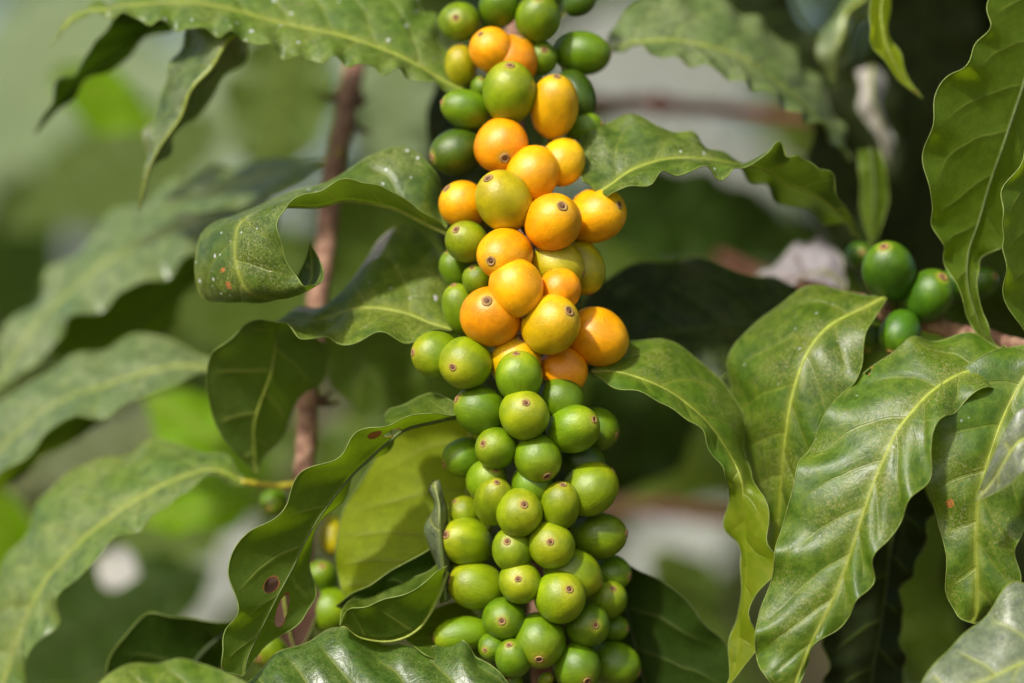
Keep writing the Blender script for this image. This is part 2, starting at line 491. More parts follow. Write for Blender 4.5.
    tv, tf = tube(pm, rad, 8)
    link_mesh('midrib', tv, tf, MIDRIB_K if mat in ('dark', 'olive') else MIDRIB_D if dull or soft_rib else MIDRIB, root)
    if petiole:
        pts = np.array([P(*q) for q in petiole])
        pts = cr(np.vstack([pts, G[2, hu]]), 18) - base
        tv, tf = tube(pts, np.linspace(0.0012, 0.0009, 18), 8)
        link_mesh('petiole', tv, tf, PETIOLE, root)
    return root


def simple_leaf(label, cx, cy, ang, ln, wd, dep, mat, tilt=0.3, droop=0.3, under=False, group='blurred leaves in the background', detail=0.6, wave=2.0):
    """a leaf given by its middle, direction, length and width in the photo and how it leans in depth"""
    a = math.radians(ang)
    t = np.array([math.cos(a), math.sin(a)])             # base -> tip, y down
    nrm = np.array([t[1], -t[0]])                        # left-hand side when the top faces the camera
    mmpp = px_m(dep) * 1000
    rows = []
    for k, (s, w) in enumerate(((-0.5, 0.03), (-0.36, 0.55), (-0.18, 0.93), (0.0, 1.0), (0.18, 0.86), (0.34, 0.5), (0.5, 0.03))):
        c = np.array([cx, cy]) + t * s * ln + np.array([0, 1]) * droop * ln * (s * s - 0.08)
        l = c + nrm * w * wd / 2
        r = c - nrm * w * wd / 2
        dz = dep + (s + 0.1) * 0.25 * ln * mmpp
        hw = w * wd / 2 * mmpp * tilt
        # lean so that the side nearer the sky lies farther away
        if nrm[1] < 0:
            dl, dr = hw, -hw
        else:
            dl, dr = -hw, hw
        row = [*l, dz + dl, *c, dz, *r, dz + dr]
        if under:
            row = row[6:9] + row[3:6] + row[0:3]
        rows.append(row)
    return leaf(label, rows, mat, wave=wave, wl=22.0, group=group, detail=detail, inplane=0.07, dull=mat in ('dark', 'shade'))


# fruiting branch leaves, each given by rows of (margin, midrib, margin) = x, y, depth
leaf('large mottled leaf across the top left, ragged lower edge, curled strand-like tip', [
    [462, 91, 20, 463, 90, 20, 464, 88, 20], [440, 87, 16, 442, 80, 20, 452, 60, 28], [402, 74, 12, 406, 59, 20, 432, 20, 36],
    [366, 67, 10, 368, 44, 22, 405, -25, 46], [335, 60, 12, 335, 34, 24, 370, -55, 54], [302, 60, 14, 300, 27, 26, 330, -70, 60],
    [265, 46, 16, 262, 18, 28, 280, -75, 62], [228, 34, 18, 225, 8, 30, 235, -70, 62], [190, 29, 22, 188, 2, 32, 190, -55, 60],
    [150, 22, 26, 148, 4, 34, 145, -30, 54], [118, 15, 32, 114, 8, 36, 110, 0, 42], [78, 19, 36, 76, 16, 38, 74, 13, 40], [50, 46, 40]],
    'spotted', wave=1.6, wl=11.5, inplane=0.06, shift=12)
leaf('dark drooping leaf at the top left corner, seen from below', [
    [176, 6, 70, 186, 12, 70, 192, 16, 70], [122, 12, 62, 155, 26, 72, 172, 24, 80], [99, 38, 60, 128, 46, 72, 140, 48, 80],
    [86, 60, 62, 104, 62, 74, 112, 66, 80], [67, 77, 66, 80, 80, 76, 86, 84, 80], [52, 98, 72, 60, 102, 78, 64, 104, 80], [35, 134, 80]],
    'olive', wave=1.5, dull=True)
leaf('pale narrow leaf hanging under the large top leaf, one half in shade', [
    [258, 30, 78, 246, 30, 68, 236, 24, 74], [246, 48, 92, 228, 42, 66, 195, 28, 80], [229, 76, 96, 212, 68, 66, 174, 55, 82],
    [207, 102, 96, 192, 90, 66, 169, 80, 80], [187, 123, 90, 181, 118, 68, 152, 112, 80], [165, 151, 80, 160, 148, 70, 145, 148, 76],
    [152, 173, 76, 149, 172, 72, 144, 170, 74], [139, 212, 78]], 'pale', wave=1.6, shift=-30)
leaf('folded leaf curling into a roll left of the orange cherries, white specks near its base', [
    [447, 231, 13, 447, 233, 14, 447, 226, 16], [432, 216, 9, 432, 226, 16, 445, 200, 28], [414, 205, 6, 414, 217, 16, 432, 170, 25],
    [395, 195, 4, 394, 208, 16, 404, 147, 27], [375, 184, 2, 372, 203, 16, 372, 154, 27], [352, 180, 0, 345, 200, 14, 350, 172, 26],
    [325, 188, -2, 318, 206, 10, 310, 186, 24], [298, 198, -4, 275, 207, 8, 262, 205, 30], [282, 211, -5, 243, 221, 6, 225, 220, 26],
    [278, 230, -6, 235, 242, 4, 200, 238, 22], [284, 254, -6, 238, 272, 2, 195, 266, 20], [296, 275, -5, 250, 293, 2, 206, 297, 20],
    [306, 288, -6, 278, 299, 8, 240, 302, 22], [322, 278, 4, 308, 286, 14, 285, 292, 24], [318, 256, 10, 312, 262, 16, 304, 264, 20], [310, 243, 13]],
    'spotted', wave=0.5, wear=[(225, 270, 2.2, 3.5, 20), (231, 284, 2.2, 5, 0)], inplane=0.03)
leaf('broad leaf under the rolled leaf, grey dry back edge, drooping dark tip', [
    [453, 331, 4, 453, 330, 5, 454, 326, 6], [430, 334, 0, 430, 323, 8, 453, 300, 14], [400, 338, -2, 405, 313, 10, 444, 262, 22],
    [370, 337, -2, 378, 308, 12, 426, 238, 28], [345, 342, -2, 352, 309, 14, 399, 226, 34], [328, 343, 0, 326, 318, 16, 364, 262, 34],
    [304, 333, -2, 302, 320, 14, 320, 308, 32], [284, 327, 2, 282, 318, 20, 292, 311, 34], [268, 320, 8, 276, 328, 26, 304, 330, 40], [256, 318, 9, 274, 350, 26, 332, 352, 40],
    [238, 334, 12, 270, 375, 26, 320, 376, 38], [213, 354, 16, 260, 402, 28, 304, 399, 38], [206, 392, 20, 254, 424, 30, 286, 426, 38],
    [222, 434, 28, 254, 448, 34, 270, 450, 38], [256, 474, 36]],
    'withered', wave=1.3, shift=9, bulge=0.0, dry=(1, 0.29, 0.60, 0.36), wear=[(436, 298, 2.5, 2.5, 0)], inplane=0.05)
leaf('wavy leaf with two holes hanging lower left of the cluster, seen from below', [
    [458, 413, 2, 458, 416, 4, 457, 404, 6], [436, 415, -2, 434, 421, 6, 430, 394, 16], [406, 418, -6, 406, 428, 6, 404, 402, 18],
    [380, 424, -8, 388, 441, 4, 390, 414, 18], [356, 438, -8, 370, 457, 4, 392, 440, 16], [335, 457, -8, 352, 474, 4, 374, 458, 14],
    [303, 473, -8, 334, 496, 2, 358, 468, 12], [285, 505, -8, 318, 518, 2, 340, 498, 12], [251, 532, -8, 304, 542, 2, 318, 532, 12],
    [228, 572, -8, 292, 568, 2, 308, 564, 10], [238, 612, -8, 276, 598, 0, 316, 600, 8], [221, 645, -8, 260, 630, 0, 292, 626, 6],
    [224, 667, -8, 248, 655, -2, 262, 652, 2], [243, 677, -4]],
    'shade', wave=1.0, holes=[(272, 585, 6, 9, 35), (283, 611, 5.5, 17, 20), (392, 434, 9, 2.2, -25)], wear=[(376, 436, 8, 3.5, -30)], inplane=0.03, detail=1.6, soft_rib=True)
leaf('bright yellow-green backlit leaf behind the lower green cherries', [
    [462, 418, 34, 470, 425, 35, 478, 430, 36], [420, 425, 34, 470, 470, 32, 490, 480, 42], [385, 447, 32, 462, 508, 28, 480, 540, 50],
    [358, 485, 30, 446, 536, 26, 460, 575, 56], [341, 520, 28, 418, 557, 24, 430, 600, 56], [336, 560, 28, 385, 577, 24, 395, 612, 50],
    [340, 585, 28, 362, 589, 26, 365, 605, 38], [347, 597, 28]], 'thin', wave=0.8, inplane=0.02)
leaf('dark shaded leaf under the slanting lower edge of the bright backlit leaf', [
    [450, 530, 16, 452, 536, 18, 452, 545, 20], [428, 549, 14, 436, 570, 18, 444, 590, 24], [400, 567, 14, 412, 590, 18, 424, 612, 24],
    [372, 582, 14, 384, 602, 18, 396, 620, 24], [350, 596, 16, 356, 606, 18, 364, 616, 22], [336, 606, 18]], 'olive', wave=0.5, inplane=0.015)
leaf('small dark shrivelled leaf standing upright left of the lower cherries', [
    [441, 604, 12, 445, 602, 8, 450, 600, 10], [437, 570, 14, 443, 565, 7, 450, 560, 12], [430, 545, 14, 441, 540, 6, 450, 535, 12],
    [423, 527, 14, 440, 520, 5, 448, 514, 12], [434, 505, 12, 439, 504, 6, 444, 502, 10], [429, 489, 10, 435, 486, 8, 440, 482, 9], [434, 480, 10]],
    'grey', wave=0.5, quilt=0.1, dull=True)
leaf('dark folded leaf with a pale upper rim, left of the lowest cherries', [
    [446, 565, 4, 446, 572, 8, 446, 562, 14], [432, 578, -2, 436, 600, 6, 427, 571, 16], [408, 592, -4, 418, 628, 4, 398, 583, 18],
    [382, 602, -4, 392, 640, 4, 368, 594, 18], [360, 606, -4, 362, 637, 4, 351, 602, 14], [347, 612, -2, 346, 626, 2, 342, 611, 8], [340, 626, 2]],
    'shade', wave=0.5, inplane=0.02)
leaf('dark cupped leaf with a light rim under the lowest left cherry', [
    [492, 650, 10, 490, 640, 10, 487, 628, 11], [470, 660, 2, 468, 636, 8, 464, 604, 18], [445, 660, -2, 442, 640, 6, 438, 609, 18],
    [425, 655, -4, 424, 640, 4, 417, 619, 14], [403, 636, 2]], 'shade', wave=0.4, inplane=0.02, shift=8)
leaf('glossy ribbed leaf at the bottom edge, left of the cluster', [
    [512, 694, -2, 510, 690, 0, 508, 684, 2], [490, 720, -14, 488, 698, -6, 480, 658, 4], [455, 735, -18, 452, 704, -8, 460, 641, 8],
    [420, 745, -20, 415, 708, -8, 428, 646, 8], [380, 748, -20, 375, 712, -8, 390, 646, 8], [340, 742, -20, 338, 712, -8, 347, 627, 10],
    [300, 730, -18, 300, 708, -8, 313, 638, 8], [270, 715, -14, 268, 702, -6, 272, 660, 6], [234, 692, -2]],
    'glossy', wave=1.4, quilt=1.5, wl=18)
leaf('twisting leaf right of the orange cherries, mottled left half and dark right half', [
    [584, 180, 10, 596, 194, 10, 604, 197, 8], [580, 145, 24, 612, 184, 12, 622, 191, 4], [600, 122, 28, 632, 170, 14, 650, 180, 4],
    [640, 119, 28, 658, 161, 16, 676, 173, 4], [675, 131, 28, 685, 158, 16, 700, 169, 4], [702, 141, 30, 712, 160, 18, 725, 175, 6],
    [728, 158, 34, 736, 165, 20, 745, 167, 8], [752, 178, 42, 760, 168, 24, 776, 146, 10], [782, 202, 48, 788, 184, 30, 797, 159, 14],
    [815, 215, 52, 815, 195, 34, 820, 166, 18], [845, 229, 52, 838, 213, 36, 838, 192, 24], [860, 240, 46]], 'spotted', wave=1.2, wl=13, inplane=0.035)
leaf('soft pale green leaf arching over the top right of the cluster', [
    [606, 42, 55, 606, 48, 55, 607, 52, 55], [620, 17, 62, 630, 44, 54, 640, 49, 46], [655, -4, 70, 665, 40, 56, 668, 58, 46],
    [700, -4, 76, 706, 46, 58, 708, 67, 46], [745, 12, 80, 745, 60, 60, 740, 83, 48], [785, 43, 84, 782, 86, 64, 773, 96, 52],
    [815, 75, 88, 808, 108, 70, 801, 119, 58], [836, 115, 90, 828, 130, 76, 820, 124, 66], [852, 162, 84]], 'pale', wave=1.2, wl=13, inplane=0.025)
leaf('grey-green blurred leaf hanging at the top, left of a narrow pointed leaf', [
    [868, 6, 95, 866, -2, 90, 858, -8, 95], [862, 22, 95, 848, 12, 88, 828, 20, 92], [858, 36, 95, 842, 36, 86, 821, 42, 90],
    [846, 56, 95, 836, 58, 88, 820, 64, 90], [834, 82, 92]], 'pale')
leaf('narrow yellow-green pointed leaf hanging at the top right, brown tip', [
    [876, -20, 34, 884, -22, 38, 892, -20, 42], [869, 18, 32, 880, 10, 38, 888, 14, 44], [871, 40, 32, 883, 36, 38, 894, 40, 44],
    [882, 58, 34, 890, 56, 38, 899, 58, 42], [898, 80, 38, 903, 78, 40, 909, 78, 42], [923, 99, 42]], 'thin', wave=0.8, wear=[(919, 96, 8, 5, 40)])
leaf('dull pink dried leaf hanging in the shade at the upper right', [
    [880, 70, 130, 872, 66, 125, 862, 72, 130], [882, 100, 130, 872, 96, 122, 856, 104, 128], [886, 125, 130, 880, 120, 124, 870, 122, 128],
    [892, 150, 130, 887, 148, 126, 880, 146, 128], [890, 166, 128]], 'dry')
leaf('yellow-green blurred leaf tip hanging above the side twig cherries', [
    [858, 150, 72, 870, 148, 70, 880, 150, 72], [860, 180, 72, 874, 182, 70, 888, 185, 72], [862, 212, 72, 874, 214, 70, 885, 214, 72], [872, 250, 72]],
    'backlit', wave=0.8, soft_rib=True)
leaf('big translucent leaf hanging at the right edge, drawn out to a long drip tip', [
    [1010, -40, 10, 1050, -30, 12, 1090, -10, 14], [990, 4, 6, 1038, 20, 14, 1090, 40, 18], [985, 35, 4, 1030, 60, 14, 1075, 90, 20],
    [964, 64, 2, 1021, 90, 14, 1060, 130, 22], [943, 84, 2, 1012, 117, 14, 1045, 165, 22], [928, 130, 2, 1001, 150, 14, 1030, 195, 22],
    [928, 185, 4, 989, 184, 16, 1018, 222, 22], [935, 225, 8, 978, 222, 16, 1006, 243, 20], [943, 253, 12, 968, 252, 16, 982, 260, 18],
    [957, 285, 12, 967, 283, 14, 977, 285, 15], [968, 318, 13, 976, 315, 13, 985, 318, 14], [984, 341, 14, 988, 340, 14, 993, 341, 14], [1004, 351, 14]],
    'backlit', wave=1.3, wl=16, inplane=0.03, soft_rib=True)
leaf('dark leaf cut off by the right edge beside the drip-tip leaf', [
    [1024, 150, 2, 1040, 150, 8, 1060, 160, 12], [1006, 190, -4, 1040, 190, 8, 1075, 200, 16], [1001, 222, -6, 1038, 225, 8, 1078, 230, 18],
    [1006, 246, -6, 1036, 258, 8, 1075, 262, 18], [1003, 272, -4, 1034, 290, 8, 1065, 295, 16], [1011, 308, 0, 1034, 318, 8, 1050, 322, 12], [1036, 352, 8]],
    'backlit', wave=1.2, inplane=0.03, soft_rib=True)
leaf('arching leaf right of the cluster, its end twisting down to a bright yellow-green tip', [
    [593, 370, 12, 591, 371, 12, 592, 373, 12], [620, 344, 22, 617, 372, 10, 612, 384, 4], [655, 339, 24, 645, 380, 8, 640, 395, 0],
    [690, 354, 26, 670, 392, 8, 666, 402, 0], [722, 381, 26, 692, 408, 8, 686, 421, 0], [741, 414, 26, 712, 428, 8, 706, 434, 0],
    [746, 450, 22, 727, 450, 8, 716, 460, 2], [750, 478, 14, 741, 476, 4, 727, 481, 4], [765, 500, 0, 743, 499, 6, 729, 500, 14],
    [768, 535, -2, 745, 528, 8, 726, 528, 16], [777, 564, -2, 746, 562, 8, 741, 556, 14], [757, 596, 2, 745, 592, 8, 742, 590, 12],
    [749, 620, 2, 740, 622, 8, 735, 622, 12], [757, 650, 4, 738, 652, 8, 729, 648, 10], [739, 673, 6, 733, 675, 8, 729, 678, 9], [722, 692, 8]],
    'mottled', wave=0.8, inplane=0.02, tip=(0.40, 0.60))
leaf('oval mottled leaf in front of the side twig, pointed base at upper right', [
    [888, 297, 24, 887, 296, 24, 884, 295, 24], [874, 318, 14, 862, 309, 20, 862, 297, 26], [863, 350, 8, 832, 324, 16, 830, 286, 32],
    [856, 380, 6, 812, 345, 12, 788, 298, 34], [838, 405, 6, 799, 372, 10, 753, 326, 34], [828, 440, 6, 790, 405, 10, 728, 364, 32],
    [820, 480, 8, 785, 440, 12, 733, 408, 32], [812, 515, 10, 782, 475, 16, 744, 452, 32], [800, 540, 14, 780, 510, 20, 758, 500, 30],
    [788, 560, 20, 778, 545, 22, 768, 537, 26], [776, 578, 24]], 'mottled', wave=1.0, quilt=0.7, inplane=0.02, mid_r=0.8)
leaf('largest leaf at lower right, white sheen patches and a strong yellow midrib', [
    [1030, 378, 4, 1018, 352, 8, 1006, 350, 9], [1003, 387, 2, 987, 366, 4, 976, 338, 14], [967, 400, -6, 956, 376, 0, 930, 337, 12],
    [941, 420, -12, 930, 393, -4, 896, 349, 10], [932, 450, -16, 912, 412, -7, 862, 373, 6], [925, 480, -18, 898, 430, -9, 834, 407, 3],
    [910, 505, -18, 887, 452, -11, 811, 441, 0], [893, 530, -18, 874, 482, -12, 797, 472, -3], [876, 560, -18, 862, 517, -13, 785, 517, -5],
    [864, 592, -17, 850, 555, -13, 774, 562, -6], [845, 622, -15, 836, 592, -13, 761, 612, -7], [815, 645, -13, 818, 630, -13, 755, 646, -9],
    [803, 675, -12, 802, 665, -12, 766, 678, -11], [785, 712, -12]], 'mottled', wave=2.0, wl=19, quilt=0.65, inplane=0.035, mid_r=0.8, detail=1.2,
    holes=[(868, 368, 3.5, 6, 10)])
leaf('mottled leaf right of the largest leaf, orange spot on its edge', [
    [1052, 350, 10, 1050, 346, 10, 1046, 342, 10], [1050, 400, 4, 1026, 376, 8, 1000, 350, 14], [1045, 440, 2, 1008, 407, 6, 955, 372, 8],
    [1037, 475, 0, 996, 437, 2, 932, 405, 4], [1030, 505, -2, 986, 467, 0, 929, 447, 2], [1022, 532, -2, 979, 497, 0, 926, 484, 2],
    [1016, 555, -2, 976, 527, 0, 938, 516, 2], [1019, 580, -2, 976, 557, 0, 945, 552, 2], [1010, 600, 0, 977, 587, 0, 946, 592, 2],
    [990, 614, 2, 976, 607, 0, 957, 613, 3], [974, 624, 2]], 'mottled', wave=1.5, wl=19, quilt=0.9, shift=-8, inplane=0.03, wear=[(950, 503, 4, 5, 0)])
leaf('grey leaf tip lying over the mottled leaf at the right edge', [
    [1060, 455, -12, 1058, 430, -10, 1052, 395, -6], [1026, 471, -12, 1022, 440, -10, 1018, 412, -8], [1008, 485, -10, 1004, 462, -9, 1001, 438, -8],
    [992, 495, -8, 990, 484, -8, 988, 468, -8], [975, 501, -7]], 'grey', wave=0.4, inplane=0.02, shift=-16)
leaf('grey-green soft leaf in the bottom right corner', [
    [1092, 650, -30, 1090, 640, -28, 1088, 632, -26], [1065, 690, -40, 1055, 652, -30, 1050, 600, -20], [1030, 712, -44, 1022, 663, -32, 1015, 586, -18],
    [1000, 720, -44, 995, 676, -34, 985, 612, -20], [970, 722, -44, 965, 688, -36, 955, 647, -24], [945, 715, -42, 940, 696, -36, 930, 667, -30], [912, 704, -36]],
    'grey', wave=1.0)
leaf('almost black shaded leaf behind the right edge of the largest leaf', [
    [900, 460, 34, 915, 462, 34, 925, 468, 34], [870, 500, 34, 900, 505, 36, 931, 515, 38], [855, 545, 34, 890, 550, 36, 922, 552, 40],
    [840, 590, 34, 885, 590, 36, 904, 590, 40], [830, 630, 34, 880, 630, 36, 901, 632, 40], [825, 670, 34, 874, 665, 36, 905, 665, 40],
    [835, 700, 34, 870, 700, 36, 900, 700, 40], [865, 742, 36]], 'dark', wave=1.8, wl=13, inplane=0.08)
leaf('dark green leaf fanning out right of the lowest cherries, thin pale veins', [
    [606, 558, 36, 610, 556, 34, 618, 560, 32], [598, 590, 40, 624, 598, 32, 662, 582, 24], [598, 632, 42, 634, 642, 32, 705, 622, 22],
    [608, 678, 42, 646, 688, 32, 731, 662, 22], [635, 722, 40, 667, 732, 32, 725, 712, 24], [692, 768, 30]], 'olive', wave=0.7, inplane=0.02, dull=True)
leaf('dark leaf edge at the bottom, right under the lowest cherries', [
    [606, 668, 22, 604, 672, 22, 602, 680, 22], [635, 650, 26, 628, 680, 22, 615, 705, 18], [655, 668, 26, 645, 702, 22, 630, 730, 18], [668, 740, 22]],
    'olive', wave=0.5, dull=True, shift=12)
leaf('very dark shaded leaf right of the orange cherries', [
    [800, 292, 62, 800, 290, 62, 798, 286, 62], [775, 350, 46, 770, 318, 56, 760, 276, 66], [738, 372, 44, 727, 325, 54, 705, 260, 66],
    [700, 382, 42, 682, 330, 52, 655, 262, 64], [660, 385, 42, 642, 336, 50, 615, 272, 62], [620, 380, 44, 608, 345, 50, 588, 300, 58], [572, 368, 50]],
    'dark', wave=0.8)
leaf('brown leaf added as dark backing behind the two-hole leaf', [  # added to keep the holes and the gap beside them dark
    [276, 560, 34, 280, 556, 34, 286, 556, 34], [262, 580, 34, 282, 580, 36, 316, 584, 38], [262, 605, 34, 285, 608, 36, 318, 606, 38],
    [272, 630, 34, 290, 634, 36, 312, 630, 38], [296, 656, 36]], 'brown', wave=0.8)
# left side, farther back
leaf('long pale wavy leaf at the left, behind the rolled leaf', [
    [278, 228, 112, 277, 215, 114, 272, 205, 118], [236, 240, 104, 232, 215, 114, 215, 190, 128], [196, 258, 100, 185, 225, 114, 165, 186, 132],
    [160, 276, 98, 145, 240, 114, 120, 212, 132], [126, 292, 98, 108, 262, 114, 84, 242, 130], [90, 312, 100, 75, 288, 114, 52, 275, 128],
    [60, 332, 104, 45, 315, 114, 25, 308, 126], [35, 366, 108, 20, 348, 114, 0, 343, 122], [-15, 402, 116]], 'pale', wave=2.2, wl=24, inplane=0.025)
leaf('dark leaf underside hanging below the long pale leaf', [
    [205, 250, 128, 208, 256, 128, 206, 268, 128], [170, 262, 122, 176, 290, 130, 178, 310, 136], [130, 285, 122, 145, 318, 130, 150, 348, 136],
    [92, 305, 122, 105, 330, 130, 110, 358, 136], [62, 325, 124, 70, 342, 130, 72, 358, 136], [42, 352, 130]], 'shade', wave=1.5, dull=True)
leaf('pale leaf left of the drooping dark tip, sloping down to the left edge', [
    [215, 374, 78, 215, 370, 80, 214, 364, 82], [181, 381, 72, 180, 366, 80, 186, 345, 92], [146, 395, 68, 142, 373, 80, 140, 336, 96],
    [112, 413, 66, 105, 386, 80, 100, 348, 98], [75, 419, 66, 65, 399, 80, 60, 365, 96], [45, 433, 68, 35, 418, 80, 25, 384, 94],
    [15, 467, 72, 5, 446, 82, -10, 420, 92], [-40, 492, 84]], 'pale', wave=1.2, wl=24, inplane=0.015)
leaf('dark green shaded leaf under the pale sloping leaf at the left edge', [
    [110, 405, 100, 108, 412, 100, 104, 420, 100], [75, 412, 96, 78, 426, 102, 74, 440, 108], [40, 425, 96, 44, 444, 102, 38, 462, 108],
    [5, 455, 98, 8, 468, 104, 0, 490, 110], [-40, 500, 104]], 'shade', wave=1.0, dull=True)
leaf('wide leaf at lower left on a yellow stalk, blurred, wavy lower edge', [
    [247, 487, 50, 247, 484, 50, 246, 481, 50], [215, 480, 44, 215, 470, 50, 219, 456, 58], [182, 491, 40, 180, 478, 50, 180, 445, 66],
    [160, 515, 38, 148, 493, 50, 145, 443, 70], [130, 531, 38, 115, 514, 50, 105, 462, 72], [98, 556, 38, 85, 538, 50, 70, 469, 72],
    [68, 586, 38, 60, 563, 50, 42, 504, 70], [55, 621, 40, 38, 593, 50, 15, 545, 68], [30, 656, 42, 22, 629, 52, -5, 590, 66],
    [16, 690, 46, 8, 670, 54, -15, 640, 64], [-12, 722, 54]], 'sheen', wave=1.4, wl=20, inplane=0.025, petiole=[(300, 484, 56), (275, 486, 53)])
leaf('dark leaf with an orange-yellow stalk at the bottom left', [
    [236, 618, 44, 238, 624, 44, 236, 630, 44], [214, 624, 38, 215, 640, 44, 226, 655, 50], [178, 615, 36, 194, 662, 44, 214, 690, 52],
    [143, 620, 36, 176, 692, 44, 208, 722, 52], [110, 656, 38, 148, 718, 44, 180, 742, 50], [108, 745, 44]], 'olive', wave=0.8,
    petiole=[(290, 600, 52), (262, 612, 48)], mid_r=1.0)
leaf('pale green leaf rim rising from the bottom edge at the left', [
    [262, 705, 20, 262, 700, 22, 260, 694, 24], [222, 742, 10, 222, 712, 20, 216, 668, 32], [182, 752, 8, 182, 715, 20, 180, 661, 36],
    [142, 752, 8, 142, 715, 20, 140, 664, 34], [102, 742, 10, 102, 718, 20, 104, 678, 30], [58, 722, 22]], 'fresh', wave=0.8, inplane=0.03)
leaf('grey blurred leaf left of the brown stem, above the rolled leaf', [
    [328, 166, 96, 328, 163, 96, 326, 160, 96], [296, 184, 88, 290, 170, 98, 284, 160, 106], [256, 202, 84, 250, 182, 98, 240, 164, 108],
    [222, 210, 84, 214, 192, 98, 205, 172, 106], [190, 212, 88, 186, 200, 98, 182, 184, 104], [160, 206, 98]], 'pale', wave=0.8, petiole=[(340, 150, 96), (334, 158, 96)])
leaf('dark olive blurred leaf between the brown stem and the cluster', [
    [322, 330, 110, 325, 322, 110, 330, 318, 110], [326, 372, 112, 356, 352, 112, 385, 322, 118], [345, 405, 112, 378, 380, 112, 415, 345, 118],
    [375, 425, 112, 400, 405, 112, 428, 375, 118], [430, 440, 112]], 'shade', wave=0.8, dull=True)
leaf('pale mauve-grey dried leaf with parallel ribs behind the side twig', [
    [842, 300, 84, 846, 292, 84, 846, 284, 84], [818, 308, 78, 828, 272, 84, 836, 248, 94], [790, 312, 78, 798, 278, 84, 806, 240, 96],
    [765, 306, 80, 772, 284, 84, 776, 262, 92], [744, 286, 84]], 'mauve', wave=0.8, quilt=1.0, wl=9)

# ------------------------------------------------------------------ leaves blurred far behind
leaf('dark backing leaf added behind the upper orange cherries', [  # first of three dark backing leaves added to darken gaps between cherries
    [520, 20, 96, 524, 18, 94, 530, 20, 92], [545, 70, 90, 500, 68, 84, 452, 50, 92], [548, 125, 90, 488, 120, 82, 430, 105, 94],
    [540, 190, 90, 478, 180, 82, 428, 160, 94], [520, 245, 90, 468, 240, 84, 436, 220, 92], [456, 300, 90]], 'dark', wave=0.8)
leaf('dark backing leaf added behind the middle of the cluster', [
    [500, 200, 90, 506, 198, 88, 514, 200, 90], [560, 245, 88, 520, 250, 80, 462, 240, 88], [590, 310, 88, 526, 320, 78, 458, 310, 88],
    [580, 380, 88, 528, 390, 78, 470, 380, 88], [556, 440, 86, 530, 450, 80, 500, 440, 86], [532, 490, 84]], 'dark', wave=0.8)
leaf('dark backing leaf added behind the lower green cherries', [
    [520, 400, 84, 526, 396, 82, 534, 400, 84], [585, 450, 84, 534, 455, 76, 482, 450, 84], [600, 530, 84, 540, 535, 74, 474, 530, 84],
    [604, 610, 84, 544, 615, 74, 480, 610, 84], [590, 680, 84, 546, 690, 76, 500, 680, 84], [548, 760, 82]], 'dark', wave=0.8)
